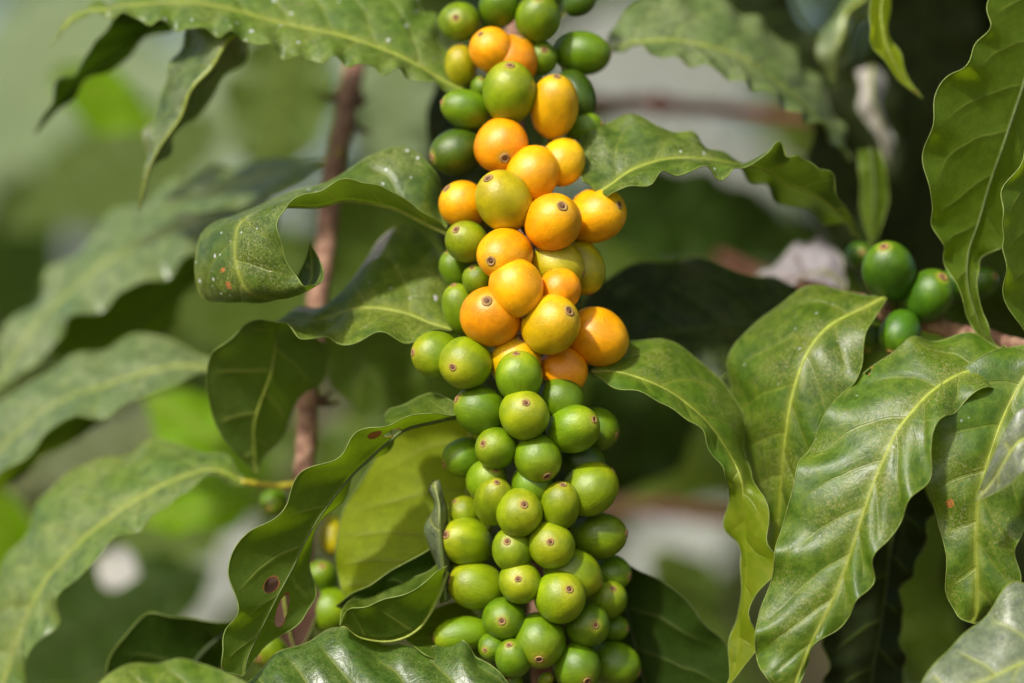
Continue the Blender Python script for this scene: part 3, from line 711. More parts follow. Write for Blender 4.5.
BG = [
    # label, cx, cy, angle, length, width, depth, material, tilt, droop, under
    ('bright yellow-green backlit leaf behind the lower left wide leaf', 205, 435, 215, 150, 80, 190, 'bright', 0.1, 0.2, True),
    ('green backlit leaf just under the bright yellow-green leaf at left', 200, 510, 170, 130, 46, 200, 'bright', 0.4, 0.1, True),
    ('mid green blurred leaf right of the brown stem', 350, 470, 110, 150, 80, 240, 'fresh', 0.3, 0.1, True),
    ('dark green blurred leaf above the large pale glow at lower left', 160, 545, 150, 190, 75, 330, 'shade', 0.4, 0.1, True),
    ('dark green blurred leaf at lower left, beside the wide leaf', 100, 625, 150, 260, 110, 260, 'olive', 0.3, 0.2, True),
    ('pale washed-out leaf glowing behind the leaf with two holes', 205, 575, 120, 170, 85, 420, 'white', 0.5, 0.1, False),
    ('small round whitish leaf added for a glint, out of focus, beside the wide leaf at lower left', 118, 567, 20, 46, 44, 190, 'disc', 0.2, 0.0, False),
    ('lime green blurred leaf at the left edge beside the wide leaf', 5, 545, 80, 120, 70, 260, 'bright', 0.2, 0.1, True),
    ('dark green blurred leaf left of the brown stem at the top', 280, 100, 100, 170, 110, 300, 'fresh', 0.3, 0.1, True),
    ('lime green leaf blurred behind the two hanging leaves at top left', 105, 100, 30, 120, 60, 300, 'bright', 0.2, 0.0, True),
    ('green blurred leaf filling the gap under the pale sloping leaf at left', 110, 445, 160, 220, 70, 420, 'grey', 0.1, 0.0, True),
    ('saturated green blurred leaf left of the brown twig, low down', 255, 440, 100, 140, 80, 330, 'fresh', 0.2, 0.0, True),
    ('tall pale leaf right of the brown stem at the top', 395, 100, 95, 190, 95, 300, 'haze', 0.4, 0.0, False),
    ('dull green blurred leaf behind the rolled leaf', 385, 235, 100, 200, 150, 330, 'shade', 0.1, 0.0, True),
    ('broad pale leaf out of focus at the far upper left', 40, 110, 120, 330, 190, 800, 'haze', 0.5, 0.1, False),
    ('broad hazy pale leaf out of focus above the long pale leaf', 210, 110, 150, 330, 150, 950, 'haze', 0.5, 0.1, False),
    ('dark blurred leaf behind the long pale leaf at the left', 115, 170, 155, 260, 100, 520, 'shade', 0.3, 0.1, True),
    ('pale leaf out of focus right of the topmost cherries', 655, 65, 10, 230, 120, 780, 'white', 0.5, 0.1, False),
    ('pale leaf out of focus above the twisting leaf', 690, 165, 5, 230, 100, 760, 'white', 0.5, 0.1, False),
    ('dark green blurred leaf under the twisting leaf', 690, 220, 10, 260, 95, 260, 'olive', 0.2, 0.1, True),
    ('dark olive blurred leaf beneath the arching right leaf', 635, 425, 120, 170, 120, 200, 'olive', 0.2, 0.1, True),
    ('soft mid green leaf in the gap right of the cluster', 665, 470, 20, 150, 90, 700, 'fresh', 0.5, 0.1, False),
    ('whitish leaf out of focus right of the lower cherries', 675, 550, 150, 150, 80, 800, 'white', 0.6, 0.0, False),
    ('dark green leaf out of focus under the whitish leaf', 690, 600, 60, 130, 70, 360, 'fresh', 0.2, 0.1, True),
    ('grey-green blurred leaf right of the almost black leaf', 930, 590, 95, 190, 90, 220, 'shade', 0.1, 0.0, True),
    ('dark leaf at the top right behind the pale arching leaf', 760, 30, 40, 180, 80, 150, 'dark', 0.3, 0.1, True),
    ('dark leaf hanging behind the narrow pointed leaf', 925, 60, 95, 240, 110, 200, 'dark', 0.2, 0.0, True),
    ('dark leaf behind the side twig cherries', 930, 215, 95, 240, 120, 220, 'dark', 0.2, 0.0, True),
    ('dark leaf in the shade above the side twig', 850, 150, 100, 200, 90, 190, 'dark', 0.2, 0.0, True),
    ('dark leaf below the side twig, right of the largest leaf', 1000, 560, 95, 240, 110, 160, 'dark', 0.2, 0.0, True),
    ('brown-olive blurred leaf below the long pale leaf', 250, 290, 160, 200, 120, 350, 'shade', 0.0, 0.0, True),
    ('greyish brown blurred leaf at the left edge', 15, 260, 95, 190, 90, 620, 'olive', 0.0, 0.0, True),
]
for (lb, cx, cy, an, ln, wd, dp, mt, ti, dr, un) in BG:
    simple_leaf(lb, cx, cy, an, ln, wd, dp, mt, ti, dr, un)

# ------------------------------------------------------------------ twigs
def twig(label, pts, radii, mat, nodes=(), stip=(), group='coffee twigs', name='coffee_twig'):
    pp = np.array([P(*q) for q in pts])
    n = len(pts) * 12
    path = cr(pp, n)
    rad = np.interp(np.linspace(0, 1, n), np.linspace(0, 1, len(radii)), radii) * 0.001
    tt = np.linspace(0, len(pts) - 1, n)
    for q, s in nodes:
        rad = rad * (1 + s * np.exp(-((tt - q) / 0.10) ** 2))
    rad = rad * (1 + 0.04 * np.sin(np.arange(n) * 1.7) + 0.03 * np.sin(np.arange(n) * 0.63))
    jit = np.stack([np.sin(np.arange(n) * 0.37), np.zeros(n), np.cos(np.arange(n) * 0.29)], 1) * 0.0003
    base = path[0].copy()
    root = thing(name, label, 'twig', base, group)
    tv, tf = tube(path + jit - base, rad, 16)
    link_mesh('bark', tv, tf, mat, root)
    for (q, dx, dz, ln) in stip:
        k = int(np.argmin(abs(tt - q)))
        p0 = path[k] - base
        d = np.array([dx, -0.3, dz], float)
        d /= np.linalg.norm(d)
        m = p0 + d * rad[k] * 0.9
        pth = np.array([m, m + d * ln * 0.0005, m + d * ln * 0.001 + np.array([0, 0, 0.001])])
        tv, tf = tube(cr(pth, 8), np.linspace(0.0016, 0.0004, 8), 8)
        link_mesh('stipule', tv, tf, STIP, root)
    return root


twig('brown upright fruiting twig hidden among the orange and green cherries',
     [(505, -60, 60), (514, 20, 50), (516, 100, 42), (520, 200, 30), (526, 340, 24), (532, 480, 25), (538, 600, 30), (542, 700, 34), (546, 780, 38)],
     [2.6, 2.9, 3.2, 3.4], BARK, nodes=[(1.3, .35), (2.6, .35), (3.4, .4), (4.2, .4), (5.2, .4), (6.3, .4)])
twig('pinkish brown upright twig left of the cluster, knobbly joints',
     [(362, 20, 130), (352, 82, 115), (336, 160, 98), (323, 260, 82), (313, 345, 68), (308, 400, 62), (305, 470, 58), (302, 560, 56), (298, 640, 56), (294, 740, 56)],
     [3.6, 3.6, 3.5, 3.3, 3.3], BARK, nodes=[(1.2, .4), (5.0, .35), (8.0, .3)],
     stip=[(1.25, -1, 0.2, 7), (1.5, 1, -0.6, 8), (1.35, 1, 0.3, 5), (4.95, -1, -0.1, 7), (5.0, 1, -0.2, 7), (5.1, 1, 0.4, 5), (7.3, 1, 0.3, 6)])
twig('reddish brown horizontal twig blurred behind the top right leaves',
     [(540, 96, 260), (600, 103, 255), (660, 104, 250), (720, 110, 245), (790, 118, 240), (850, 126, 238), (930, 130, 236)], [2.8, 2.8, 3.0], BARK_R, nodes=[(2.0, .9)])
twig('dark red blurred twig sloping between the orange cherries and the pale dried leaf',
     [(590, 225, 300), (650, 238, 290), (710, 254, 270), (765, 280, 240), (810, 296, 220)], [2.6, 2.8, 3.0], BARK_R)
twig('red-brown blurred twig in the gap right of the lower cherries',
     [(585, 505, 330), (640, 508, 325), (690, 512, 320), (740, 520, 318), (800, 530, 315)], [3.0, 3.0], BARK_R, nodes=[(1.5, .6)])
twig('light brown side twig at the right bearing dark green cherries',
     [(1060, 352, 30), (1010, 345, 30), (975, 336, 31), (935, 326, 33), (900, 318, 36), (868, 305, 42), (835, 295, 50), (800, 285, 60)], [2.9, 2.9, 2.7, 2.3], BARK,
     nodes=[(3.6, .35), (4.4, .3)])

# ------------------------------------------------------------------ cherries
def cherry_material():
    m = bpy.data.materials.new('cherry_skin')
    T = NT(m)
    oi = T.n('ShaderNodeObjectInfo')
    tip = T.n('ShaderNodeAttribute', attribute_type='OBJECT', attribute_name='tip_colour')
    tc = T.n('ShaderNodeTexCoord')
    sep = T.n('ShaderNodeSeparateXYZ')
    T.link(tc.outputs['Object'], sep.inputs[0])
    off = T.n('ShaderNodeCombineXYZ')
    T.link(T.math('MULTIPLY', oi.outputs['Random'], 53.0), off.inputs[0])
    T.link(T.math('MULTIPLY', oi.outputs['Random'], 17.0), off.inputs[2])
    add = T.n('ShaderNodeVectorMath', operation='ADD')
    T.link(tc.outputs['Object'], add.inputs[0])
    T.link(off.outputs[0], add.inputs[1])
    st = T.n('ShaderNodeVectorMath', operation='MULTIPLY')
    T.link(add.outputs[0], st.inputs[0])
    st.inputs[1].default_value = (1, 1, 0.16)
    big = T.noise(add.outputs[0], 1.3, 3.0)
    streak = T.noise(st.outputs[0], 9.0, 4.0, 0.65)
    fine = T.noise(add.outputs[0], 30.0, 3.0, 0.6)
    z = sep.outputs[2]
    base = oi.outputs['Color']
    tipf = T.ss(T.math('ADD', z, T.math('MULTIPLY', T.math('SUBTRACT', big, 0.5), 1.1)), 0.25, 1.15)
    c = T.mix(T.math('MULTIPLY', tipf, 0.8), base, tip.outputs['Color'])
    hs = T.n('ShaderNodeHueSaturation')
    T.link(c, hs.inputs['Color'])
    T.link(T.ss(big, 0.25, 0.75, 0.76, 1.2), hs.inputs['Value'])
    c = hs.outputs[0]
    c = T.mix(T.ss(streak, 0.52, 0.75, 0.0, 0.35), c, tip.outputs['Color'])
    hs2 = T.n('ShaderNodeHueSaturation')
    T.link(c, hs2.inputs['Color'])
    T.link(T.ss(fine, 0.3, 0.7, 0.90, 1.08), hs2.inputs['Value'])
    c = hs2.outputs[0]
    vo = T.n('ShaderNodeTexVoronoi', feature='F1')
    T.put(vo.inputs['Vector'], add.outputs[0])
    vo.inputs['Scale'].default_value = 4.5
    rs = T.n('ShaderNodeSeparateColor')
    T.link(vo.outputs['Color'], rs.inputs[0])
    dot = T.math('MULTIPLY', T.math('LESS_THAN', vo.outputs['Distance'], 0.13), T.math('LESS_THAN', rs.outputs[0], 0.12))
    c = T.mix(T.math('MULTIPLY', dot, 0.55), c, (0.10, 0.05, 0.015))
    # scuffed ring of skin round the scar
    rr = T.math('SQRT', T.math('ADD', T.math('POWER', sep.outputs[0], 2.0), T.math('POWER', sep.outputs[1], 2.0)))
    ring = T.math('MULTIPLY', T.ss(rr, 0.24, 0.40, 1.0, 0.0), T.math('GREATER_THAN', z, 0.0))
    c = T.mix(T.math('MULTIPLY', ring, 0.35), c, (0.42, 0.36, 0.04))
    b = T.n('ShaderNodeBsdfPrincipled')
    T.link(c, b.inputs['Base Color'])
    b.inputs['Subsurface Weight'].default_value = 0.18
    b.inputs['Subsurface Radius'].default_value = (1.0, 0.6, 0.15)
    b.inputs['Subsurface Scale'].default_value = 0.002
    T.link(T.math('MULTIPLY_ADD', fine, 0.22, 0.22), b.inputs['Roughness'])
    b.inputs['Specular IOR Level'].default_value = 0.5
    bn = T.n('ShaderNodeBump')
    bn.inputs['Distance'].default_value = 0.0005
    bn.inputs['Strength'].default_value = 0.35
    T.link(T.math('ADD', T.math('MULTIPLY', streak, 0.9), T.math('MULTIPLY', fine, 0.5)), bn.inputs['Height'])
    T.link(bn.outputs[0], b.inputs['Normal'])
    o = T.n('ShaderNodeOutputMaterial')
    T.link(b.outputs[0], o.inputs[0])
    return m


CH_MAT = cherry_material()
SCAR = simple_mat('scar_tan', (0.36, 0.22, 0.08), 0.8, 0.4, 1.0, 0.2)
PIT = simple_mat('scar_pit', (0.17, 0.09, 0.05), 0.9, 0.4, 1.0, 0.1)
STALK = simple_mat('stalk_green', (0.20, 0.22, 0.05), 0.6, 0.4)


def lathe(prof, seg=40, warp=None):
    vs, fs = [], []
    for (r, z) in prof:
        for j in range(seg):
            a = 2 * math.pi * j / seg
            q = warp(a, z) if warp else 1.0
            vs.append((r * q * math.cos(a), r * q * math.sin(a), z))
    for k in range(len(prof) - 1):
        for j in range(seg):
            j2 = (j + 1) % seg
            fs.append((k * seg + j, k * seg + j2, (k + 1) * seg + j2, (k + 1) * seg + j))
    fs.append(tuple(range(seg))[::-1])
    fs.append(tuple((len(prof) - 1) * seg + j for j in range(seg)))
    return vs, fs


def cherry_meshes(var):
    r_ = random.Random(var)
    prof = []
    n = 34
    ex = r_.uniform(1.96, 2.12)
    sh = r_.uniform(-0.10, 0.08)
    for i in range(n + 1):
        t = -math.pi / 2 + math.pi * i / n
        z = math.sin(t)
        r = max(0.012, abs(math.cos(t)) ** (2 / ex))
        r *= 1 + sh * z * 0.5
        if z > 0.965:                                    # small flat round the scar
            z = 0.965 + (z - 0.965) * 0.55
        prof.append((r, z))
    k1, k2, k3 = r_.uniform(0, 6), r_.uniform(0.015, 0.045), r_.uniform(0, 6)
    groove = r_.uniform(0.004, 0.016)

    def warp(a, z):
        g = math.exp(-((math.sin(a - k3)) / 0.12) ** 2)  # the two faint seams of the fruit
        return 1 + k2 * math.cos(2 * a + k1) + 0.012 * math.sin(3 * a + k1 + z * 2) - groove * g * (1 - z * z)
    return lathe(prof, 44, warp)


def scar_mesh():
    prof = [(0.205, -0.035), (0.205, 0.004), (0.190, 0.022), (0.160, 0.034), (0.125, 0.026), (0.100, 0.006), (0.09, 0.0)]
    return lathe(prof, 36, lambda a, z: 1 + 0.02 * math.sin(5 * a) + 0.035 * math.sin(2 * a + 1))


def pit_mesh():
    prof = [(0.105, -0.01), (0.100, 0.008), (0.055, 0.004), (0.045, 0.018), (0.020, 0.022), (0.002, 0.022)]
    return lathe(prof, 18, lambda a, z: 1 + 0.03 * math.sin(2 * a))


SKINS = []
for v in range(9):
    vs, fs = cherry_meshes(v)
    o = link_mesh('skin', vs, fs, CH_MAT)
    SKINS.append(o.data)
    bpy.data.objects.remove(o)
o = link_mesh('calyx_scar', *scar_mesh(), SCAR); SCAR_ME = o.data; bpy.data.objects.remove(o)
o = link_mesh('scar_pit', *pit_mesh(), PIT); PIT_ME = o.data; bpy.data.objects.remove(o)
vs, fs = tube([(0, 0, -0.93), (0.02, 0.02, -1.15), (0.06, 0.0, -1.4)], [0.17, 0.12, 0.14], 10)
o = link_mesh('stalk', vs, fs, STALK); STALK_ME = o.data; bpy.data.objects.remove(o)

COLS = {  # skin colour, colour towards the scar
    'O': ((0.82, 0.305, 0.001), (0.82, 0.33, 0.002)),
    'OY': ((0.82, 0.362, 0.001), (0.78, 0.39, 0.002)),
    'Y': ((0.66, 0.40, 0.002), (0.68, 0.40, 0.004)),
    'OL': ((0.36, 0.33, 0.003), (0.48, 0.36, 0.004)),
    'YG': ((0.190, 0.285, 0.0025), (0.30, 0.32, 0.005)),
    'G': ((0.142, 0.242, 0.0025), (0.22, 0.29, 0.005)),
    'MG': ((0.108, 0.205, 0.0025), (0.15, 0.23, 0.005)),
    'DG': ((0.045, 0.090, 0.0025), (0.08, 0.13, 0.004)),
    'F': ((0.042, 0.120, 0.003), (0.10, 0.19, 0.006)),
}


# cx, cy, r, elongation, (scar x, scar y) or ('d', right, down, toward camera), colour, extra depth mm, label
MAIN = [
    (460, 22, 19, 1.06, (456, 20), 'G', 2, 'green cherry at the top left of the cluster, beside the large spotted leaf tip'),
    (499, 6, 18, 1.15, ('d', .1, -.6, .6), 'MG', 4, 'green cherry cut off by the top edge, left of a bigger green one'),
    (538, 18, 21, 1.10, (538, 0), 'G', -2, 'large green cherry at the very top, right of centre'),
    (580, 1, 14, 1.2, ('d', .6, -.5, .3), 'DG', 8, 'dark green cherry cut off by the top edge, furthest right'),
    (492, 50, 20, 1.05, ('d', -.4, -.5, .5), 'O', 0, 'orange cherry behind the tall green one near the top'),
    (511, 62, 25, 1.0, ('d', .3, -.8, .3), 'O', 3, 'large orange cherry peeping out above the tall green one'),
    (509, 93, 25, 1.16, (510, 67), 'YG', -7, 'tall yellow-green cherry with its scar on top, in front of orange ones'),
    (540, 58, 16, 1.05, ('d', .2, -.3, .8), 'MG', 8, 'small green cherry tucked right of the upper orange ones'),
    (582, 53, 20, 1.27, ('d', .95, .1, .1), 'MG', 3, 'oval green cherry sticking out right near the top'),
    (554, 107, 22, 1.36, (557, 78), 'Y', -1, 'long yellow-orange cherry right of the tall yellow-green one'),
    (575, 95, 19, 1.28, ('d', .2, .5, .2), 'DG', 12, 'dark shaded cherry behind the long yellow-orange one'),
    (461, 66, 15, 1.25, ('d', -.1, -.9, .2), 'OL', 9, 'yellowish cherry in shade under the topmost left green one'),
    (481, 88, 10, 1.1, ('d', 0, -.6, .6), 'MG', 12, 'tiny green cherry in shade left of the tall yellow-green one'),
    (466, 109, 18, 1.27, ('d', -.93, -.25, .25), 'MG', 1, 'oval green cherry just under the tip of the large spotted leaf'),
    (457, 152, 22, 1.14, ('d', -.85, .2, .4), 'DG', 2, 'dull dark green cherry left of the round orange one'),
    (501, 145, 25, 1.03, (505, 160), 'O', -1, 'round deep orange cherry with a dark scar at its lower edge'),
    (562, 162, 21, 1.06, ('d', .5, -.7, -.12), 'Y', 3, 'yellow cherry beside the base of the twisting right leaf'),
    (584, 129, 15, 1.2, ('d', .8, -.2, .3), 'MG', 8, 'small green cherry above the base of the twisting right leaf'),
    (532, 175, 25, 1.08, ('d', .35, -.8, -.12), 'OY', -6, 'smooth yellow-orange cherry right above the big olive one'),
    (504, 201, 26, 1.14, (488, 179), 'OL', -7, 'big olive-yellow cherry with its scar at upper left'),
    (463, 205, 21, 1.06, ('d', -.5, -.5, .3), 'OY', 2, 'orange cherry left of the big olive-yellow one'),
    (553, 222, 26, 1.10, (562, 207), 'OY', -9, 'round orange cherry with a neat scar at upper right'),
    (595, 216, 26, 1.14, (619, 206), 'OY', -1, 'orange cherry sticking out farthest right, scar on its right end'),
    (467, 242, 19, 1.14, (456, 230), 'YG', -3, 'yellow-green cherry with a ringed scar, left of the orange ones'),
    (505, 254, 24, 1.26, (491, 262), 'OY', -4, 'wide yellow-orange cherry with its scar at lower left'),
    (557, 265, 21, 1.18, ('d', .9, .3, .1), 'OL', 4, 'olive cherry in shade below the round orange one with a neat scar'),
    (583, 268, 20, 1.22, ('d', .2, .8, .1), 'OL', 10, 'dark olive cherry behind the olive one, at the right side'),
    (456, 269, 15, 1.22, ('d', -.3, -.7, .3), 'MG', 9, 'small shaded green cherry at the left edge below the ringed yellow-green one'),
    (478, 280, 14, 1.08, ('d', -.3, -.6, .5), 'G', 6, 'small green cherry under the wide yellow-orange one'),
    (516, 288, 25, 1.07, ('d', .3, .9, .1), 'OY', -11, 'plump yellow-orange cherry in the middle, no scar showing'),
    (559, 290, 20, 1.02, ('d', .6, -.7, -.1), 'O', -3, 'smaller orange cherry right of the plump yellow-orange one'),
    (461, 310, 17, 1.42, ('d', -.25, -.85, .3), 'G', 3, 'long green cherry half hidden left of the deep orange one'),
    (491, 316, 28, 1.03, (487, 301), 'O', -11, 'large deep orange cherry at front left, scar near its top'),
    (550, 325, 26, 1.16, (569, 311), 'Y', -10, 'large yellow cherry at front with its scar at upper right'),
    (597, 337, 27, 1.08, ('d', .8, .4, -.08), 'OY', 0, 'large orange cherry at the right, above the arching leaf base'),
    (437, 355, 21, 1.12, ('d', -.85, -.1, .4), 'YG', -9, 'yellow-green cherry farthest left, level with the lowest orange ones'),
    (466, 363, 24, 1.06, (453, 367), 'YG', -17, 'yellow-green cherry with a round brown scar at its left'),
    (515, 362, 24, 1.03, ('d', .2, -.7, .4), 'Y', -3, 'yellow cherry mostly hidden behind a green one, below the orange ones'),
    (519, 377, 22, 1.10, ('d', -.1, -.8, .45), 'G', -9, 'green cherry overlapping the half-hidden yellow one'),
    (563, 371, 22, 1.02, ('d', .5, .6, 0.0), 'O', 0, 'lowest orange cherry, just above the green ones'),
    (562, 400, 21, 1.04, ('d', .5, .6, .05), 'MG', -2, 'plain green cherry right under the lowest orange one'),
    (480, 410, 23, 1.06, ('d', -.8, -.4, .3), 'MG', -3, 'green cherry at the left touching the tip of the wavy leaf'),
    (524, 415, 23, 1.06, (526, 402), 'YG', -10, 'round green cherry in front, violet-grey scar facing the viewer'),
    (573, 429, 22, 1.18, (594, 419), 'G', -6, 'green cherry with its scar at the right end, beside another green one'),
    (596, 429, 20, 1.05, ('d', .7, .2, .3), 'MG', 5, 'shaded green cherry peeping out at the right of the one with an end scar'),
    (464, 457, 18, 1.12, ('d', -.8, .3, .3), 'MG', 3, 'oval green cherry at the left, behind one with a yellow scar'),
    (497, 448, 19, 1.08, (483, 443), 'G', -5, 'small green cherry with a yellowish ringed scar at its left'),
    (538, 458, 22, 1.04, (547, 476), 'G', -5, 'green cherry with a brown scar at its lower edge, centre'),
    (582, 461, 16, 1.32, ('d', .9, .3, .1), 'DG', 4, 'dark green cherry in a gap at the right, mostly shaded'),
    (590, 489, 25, 1.06, ('d', .7, -.55, -.1), 'YG', -4, 'large bright green cherry at the right edge, no scar facing us'),
    (487, 480, 19, 1.1, ('d', .3, -.4, .6), 'G', 4, 'green cherry behind a taller one at the left, below the ringed scar'),
    (494, 502, 18, 1.42, (497, 481), 'YG', -3, 'tall narrow green cherry with its scar on top, at the left'),
    (532, 485, 19, 1.06, ('d', .3, .8, .1), 'G', 2, 'small green cherry between the tall narrow one and the large bright one'),
    (519, 513, 22, 1.04, (524, 503), 'YG', -8, 'green cherry with a dark scar near its top, left of an egg-shaped one'),
    (560, 506, 19, 1.22, ('d', .1, -.8, .5), 'YG', -5, 'egg-shaped green cherry left of the large bright one'),
    (465, 513, 15, 1.06, ('d', -.5, -.6, .4), 'YG', 6, 'pale green cherry top showing above the big left one'),
    (467, 542, 22, 1.24, (446, 533), 'YG', -3, 'big yellow-green cherry at the left, scar at its upper left'),
    (598, 536, 22, 1.20, ('d', .92, -.1, .25), 'G', -2, 'smooth oval green cherry sticking out at the right'),
    (513, 550, 20, 1.06, (507, 540), 'G', -6, 'round green cherry with a scar near its top, left of one with a tan scar'),
    (551, 545, 22, 1.0, (550, 540), 'YG', -8, 'green cherry facing the viewer with a tan scar in its middle'),
    (452, 575, 15, 1.1, ('d', -.4, -.4, .6), 'G', 6, 'pale green cherry half hidden at the left above a big oval one'),
    (477, 586, 22, 1.2, ('d', -.93, -.2, .2), 'YG', -3, 'big oval yellow-green cherry at the lower left'),
    (520, 582, 20, 1.0, (518, 577), 'YG', -8, 'round cherry with a wide tan scar facing us, lower middle'),
    (573, 574, 23, 1.16, ('d', .85, .3, -.05), 'YG', -2, 'yellow-green cherry behind the lower right round one'),
    (560, 597, 24, 1.05, (569, 587), 'YG', -11, 'large round green cherry at front, scar at upper right, lower part'),
    (611, 573, 17, 1.1, ('d', .6, .1, .3), 'MG', 8, 'shaded green cherry against the dark fan-shaped leaf'),
    (607, 600, 18, 1.08, (613, 587), 'G', -2, 'small green cherry at the right edge, scar at its top'),
    (504, 619, 20, 1.0, (502, 619), 'MG', -7, 'round green cherry with a pinkish scar in its middle, lower left'),
    (463, 634, 16, 1.65, ('d', -.95, .15, .15), 'G', -14, 'long oval green cherry at the bottom left, lying on a dark leaf'),
    (587, 625, 21, 1.04, (595, 623), 'MG', -5, 'green cherry with a reddish scar facing right, bottom right'),
    (613, 628, 13, 1.1, ('d', .6, 0, .3), 'MG', 7, 'little green cherry half hidden at the right near the bottom'),
    (539, 641, 25, 1.04, (539, 657), 'G', -9, 'large green cherry at the bottom centre, brown scar at its lower edge'),
    (492, 647, 13, 1.0, ('d', -.4, .1, .7), 'MG', -12, 'small round green cherry left of the large bottom centre one'),
    (513, 658, 17, 1.12, (509, 643), 'MG', -12, 'small oval green cherry at the bottom with a pale top'),
    (577, 667, 22, 1.04, (587, 679), 'MG', -6, 'green cherry at the bottom edge, reddish scar underneath'),
    (614, 664, 21, 1.14, ('d', .9, .3, .1), 'MG', 1, 'green cherry at the bottom right corner of the cluster'),
    (506, 683, 15, 1.1, ('d', 0, -.3, .8), 'MG', -4, 'green cherry cut off by the bottom edge'),
    (546, 679, 6, 1.3, ('d', .6, -.3, .5), 'YG', -2, 'tiny unripe yellowish bud between the bottom cherries'),
]
SIDE = [
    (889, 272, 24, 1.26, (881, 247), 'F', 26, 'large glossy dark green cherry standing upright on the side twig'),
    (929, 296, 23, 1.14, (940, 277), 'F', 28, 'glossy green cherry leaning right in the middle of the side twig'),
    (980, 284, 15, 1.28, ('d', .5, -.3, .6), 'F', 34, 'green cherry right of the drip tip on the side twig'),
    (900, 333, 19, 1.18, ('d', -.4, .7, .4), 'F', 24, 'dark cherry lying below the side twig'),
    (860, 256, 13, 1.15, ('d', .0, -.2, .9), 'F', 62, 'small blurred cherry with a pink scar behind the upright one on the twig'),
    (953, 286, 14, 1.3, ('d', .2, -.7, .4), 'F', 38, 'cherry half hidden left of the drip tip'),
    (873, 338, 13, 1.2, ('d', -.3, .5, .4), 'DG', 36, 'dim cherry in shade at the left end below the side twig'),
    (321, 577, 15, 1.1, ('d', .1, -.55, .6), 'MG', 48, 'small green cherry beside the brown twig, right of the two-hole leaf'),
    (331, 611, 22, 1.0, ('d', .8, .1, .3), 'G', 44, 'round green cherry low beside the brown twig'),
    (271, 645, 21, 1.05, ('d', -.3, .3, .5), 'G', 46, 'green cherry half hidden behind the two-hole leaf, near the bottom'),
    (274, 503, 13, 1.15, ('d', -.2, .2, .8), 'MG', 62, 'blurred green cherry under the yellow leaf stalk'),
    (331, 535, 12, 1.5, ('d', .1, .6, .3), 'OL', 66, 'blurred yellow cherry in the dark gap beside the brown twig'),
]


def axis_of(cx, cy, r, e, sc):
    if sc[0] == 'd':
        v = np.array(sc[1:], float)
    else:
        dx, dy = (sc[0] - cx) / (r * e), (sc[1] - cy) / (r * e)
        q = dx * dx + dy * dy
        if q > 0.97:
            s = math.sqrt(0.97 / q)
            dx, dy = dx * s, dy * s
            q = 0.97
        v = np.array([dx, dy, math.sqrt(1 - q)])
    v /= np.linalg.norm(v)
    return np.array([v[0], -v[2], -v[1]])                 # world


RS = 1.095


def place_cherries(table, deps, group):
    for k, row in enumerate(table):
        cx, cy, r, e, sc, colk, lay, lab = row
        r = r * RS
        e = 1 + (e - 1) * 1.12 + 0.025
        d = deps[k]
        p = P(cx, cy, d)
        z = Vector(axis_of(cx, cy, r, e, sc))
        rr = r * px_m(d)
        q = z.to_track_quat('Z', 'Y') @ Quaternion((0, 0, 1), random.uniform(0, 6.28))
        root = thing('coffee_cherry', lab, 'coffee cherry', p, group)
        root.rotation_mode = 'QUATERNION'
        root.rotation_quaternion = q
        root.scale = (rr, rr, rr * e)
        sk = bpy.data.objects.new('skin', SKINS[random.randrange(len(SKINS))])
        COL.objects.link(sk)
        sk.parent = root
        a, b = COLS[colk]
        jv = random.uniform(0.88, 1.12)
        jr = random.uniform(0.93, 1.07)
        sk.color = (a[0] * jv * jr, a[1] * jv, a[2] * jv, 1)
        sk['tip_colour'] = (b[0] * jv, b[1] * jv, b[2] * jv)
        s = bpy.data.objects.new('calyx_scar', SCAR_ME)
        COL.objects.link(s)
        s.parent = root
        s.location = (0, 0, 0.982)
        f = random.uniform(0.72, 0.98)
        s.scale = (f, f, 1.0)
        pt = bpy.data.objects.new('scar_pit', PIT_ME)
        COL.objects.link(pt)
        pt.parent = s
        st = bpy.data.objects.new('stalk', STALK_ME)
        COL.objects.link(st)
        st.parent = root


def solve(table):
    mm = px_m(15) * 1000
    n = len(table)
    xy = np.array([[t[0], t[1]] for t in table]) * mm
    r = np.array([t[2] * (0.5 + 0.5 * t[3]) for t in table]) * mm
    ax = np.interp([t[1] for t in table], [0, 340, 683], [516, 526, 540]) * mm
    dx = xy[:, 0] - ax
    dep = 22 - np.sqrt(np.maximum(0, 19.0 ** 2 - dx ** 2))
    py = np.array([t[1] for t in table])
    tilt = np.maximum(0, 250 - py) * 0.11 + np.maximum(0, py - 500) * 0.05
    dep = dep + np.array([t[6] for t in table])
    order = dep.copy()
    home = dep.copy()
    for it in range(200):
        dep += (home - dep) * 0.04
        for i in range(n):
            for j in range(i + 1, n):
                d2 = ((xy[i] - xy[j]) ** 2).sum()
                R = 0.86 * (r[i] + r[j])
                if d2 < R * R:
                    need = math.sqrt(R * R - d2)
                    a, b = (i, j) if order[i] < order[j] else (j, i)
                    gap = dep[b] - dep[a]
                    if gap < need:
                        dep[b] += (need - gap) * 0.55
                        dep[a] -= (need - gap) * 0.15
    dep -= np.percentile(dep, 25)

    return dep * 0.56 + tilt


place_cherries(MAIN, solve(MAIN), 'cherries clustered on the upright twig')
place_cherries(SIDE, [t[6] for t in SIDE], 'cherries on the other twigs')

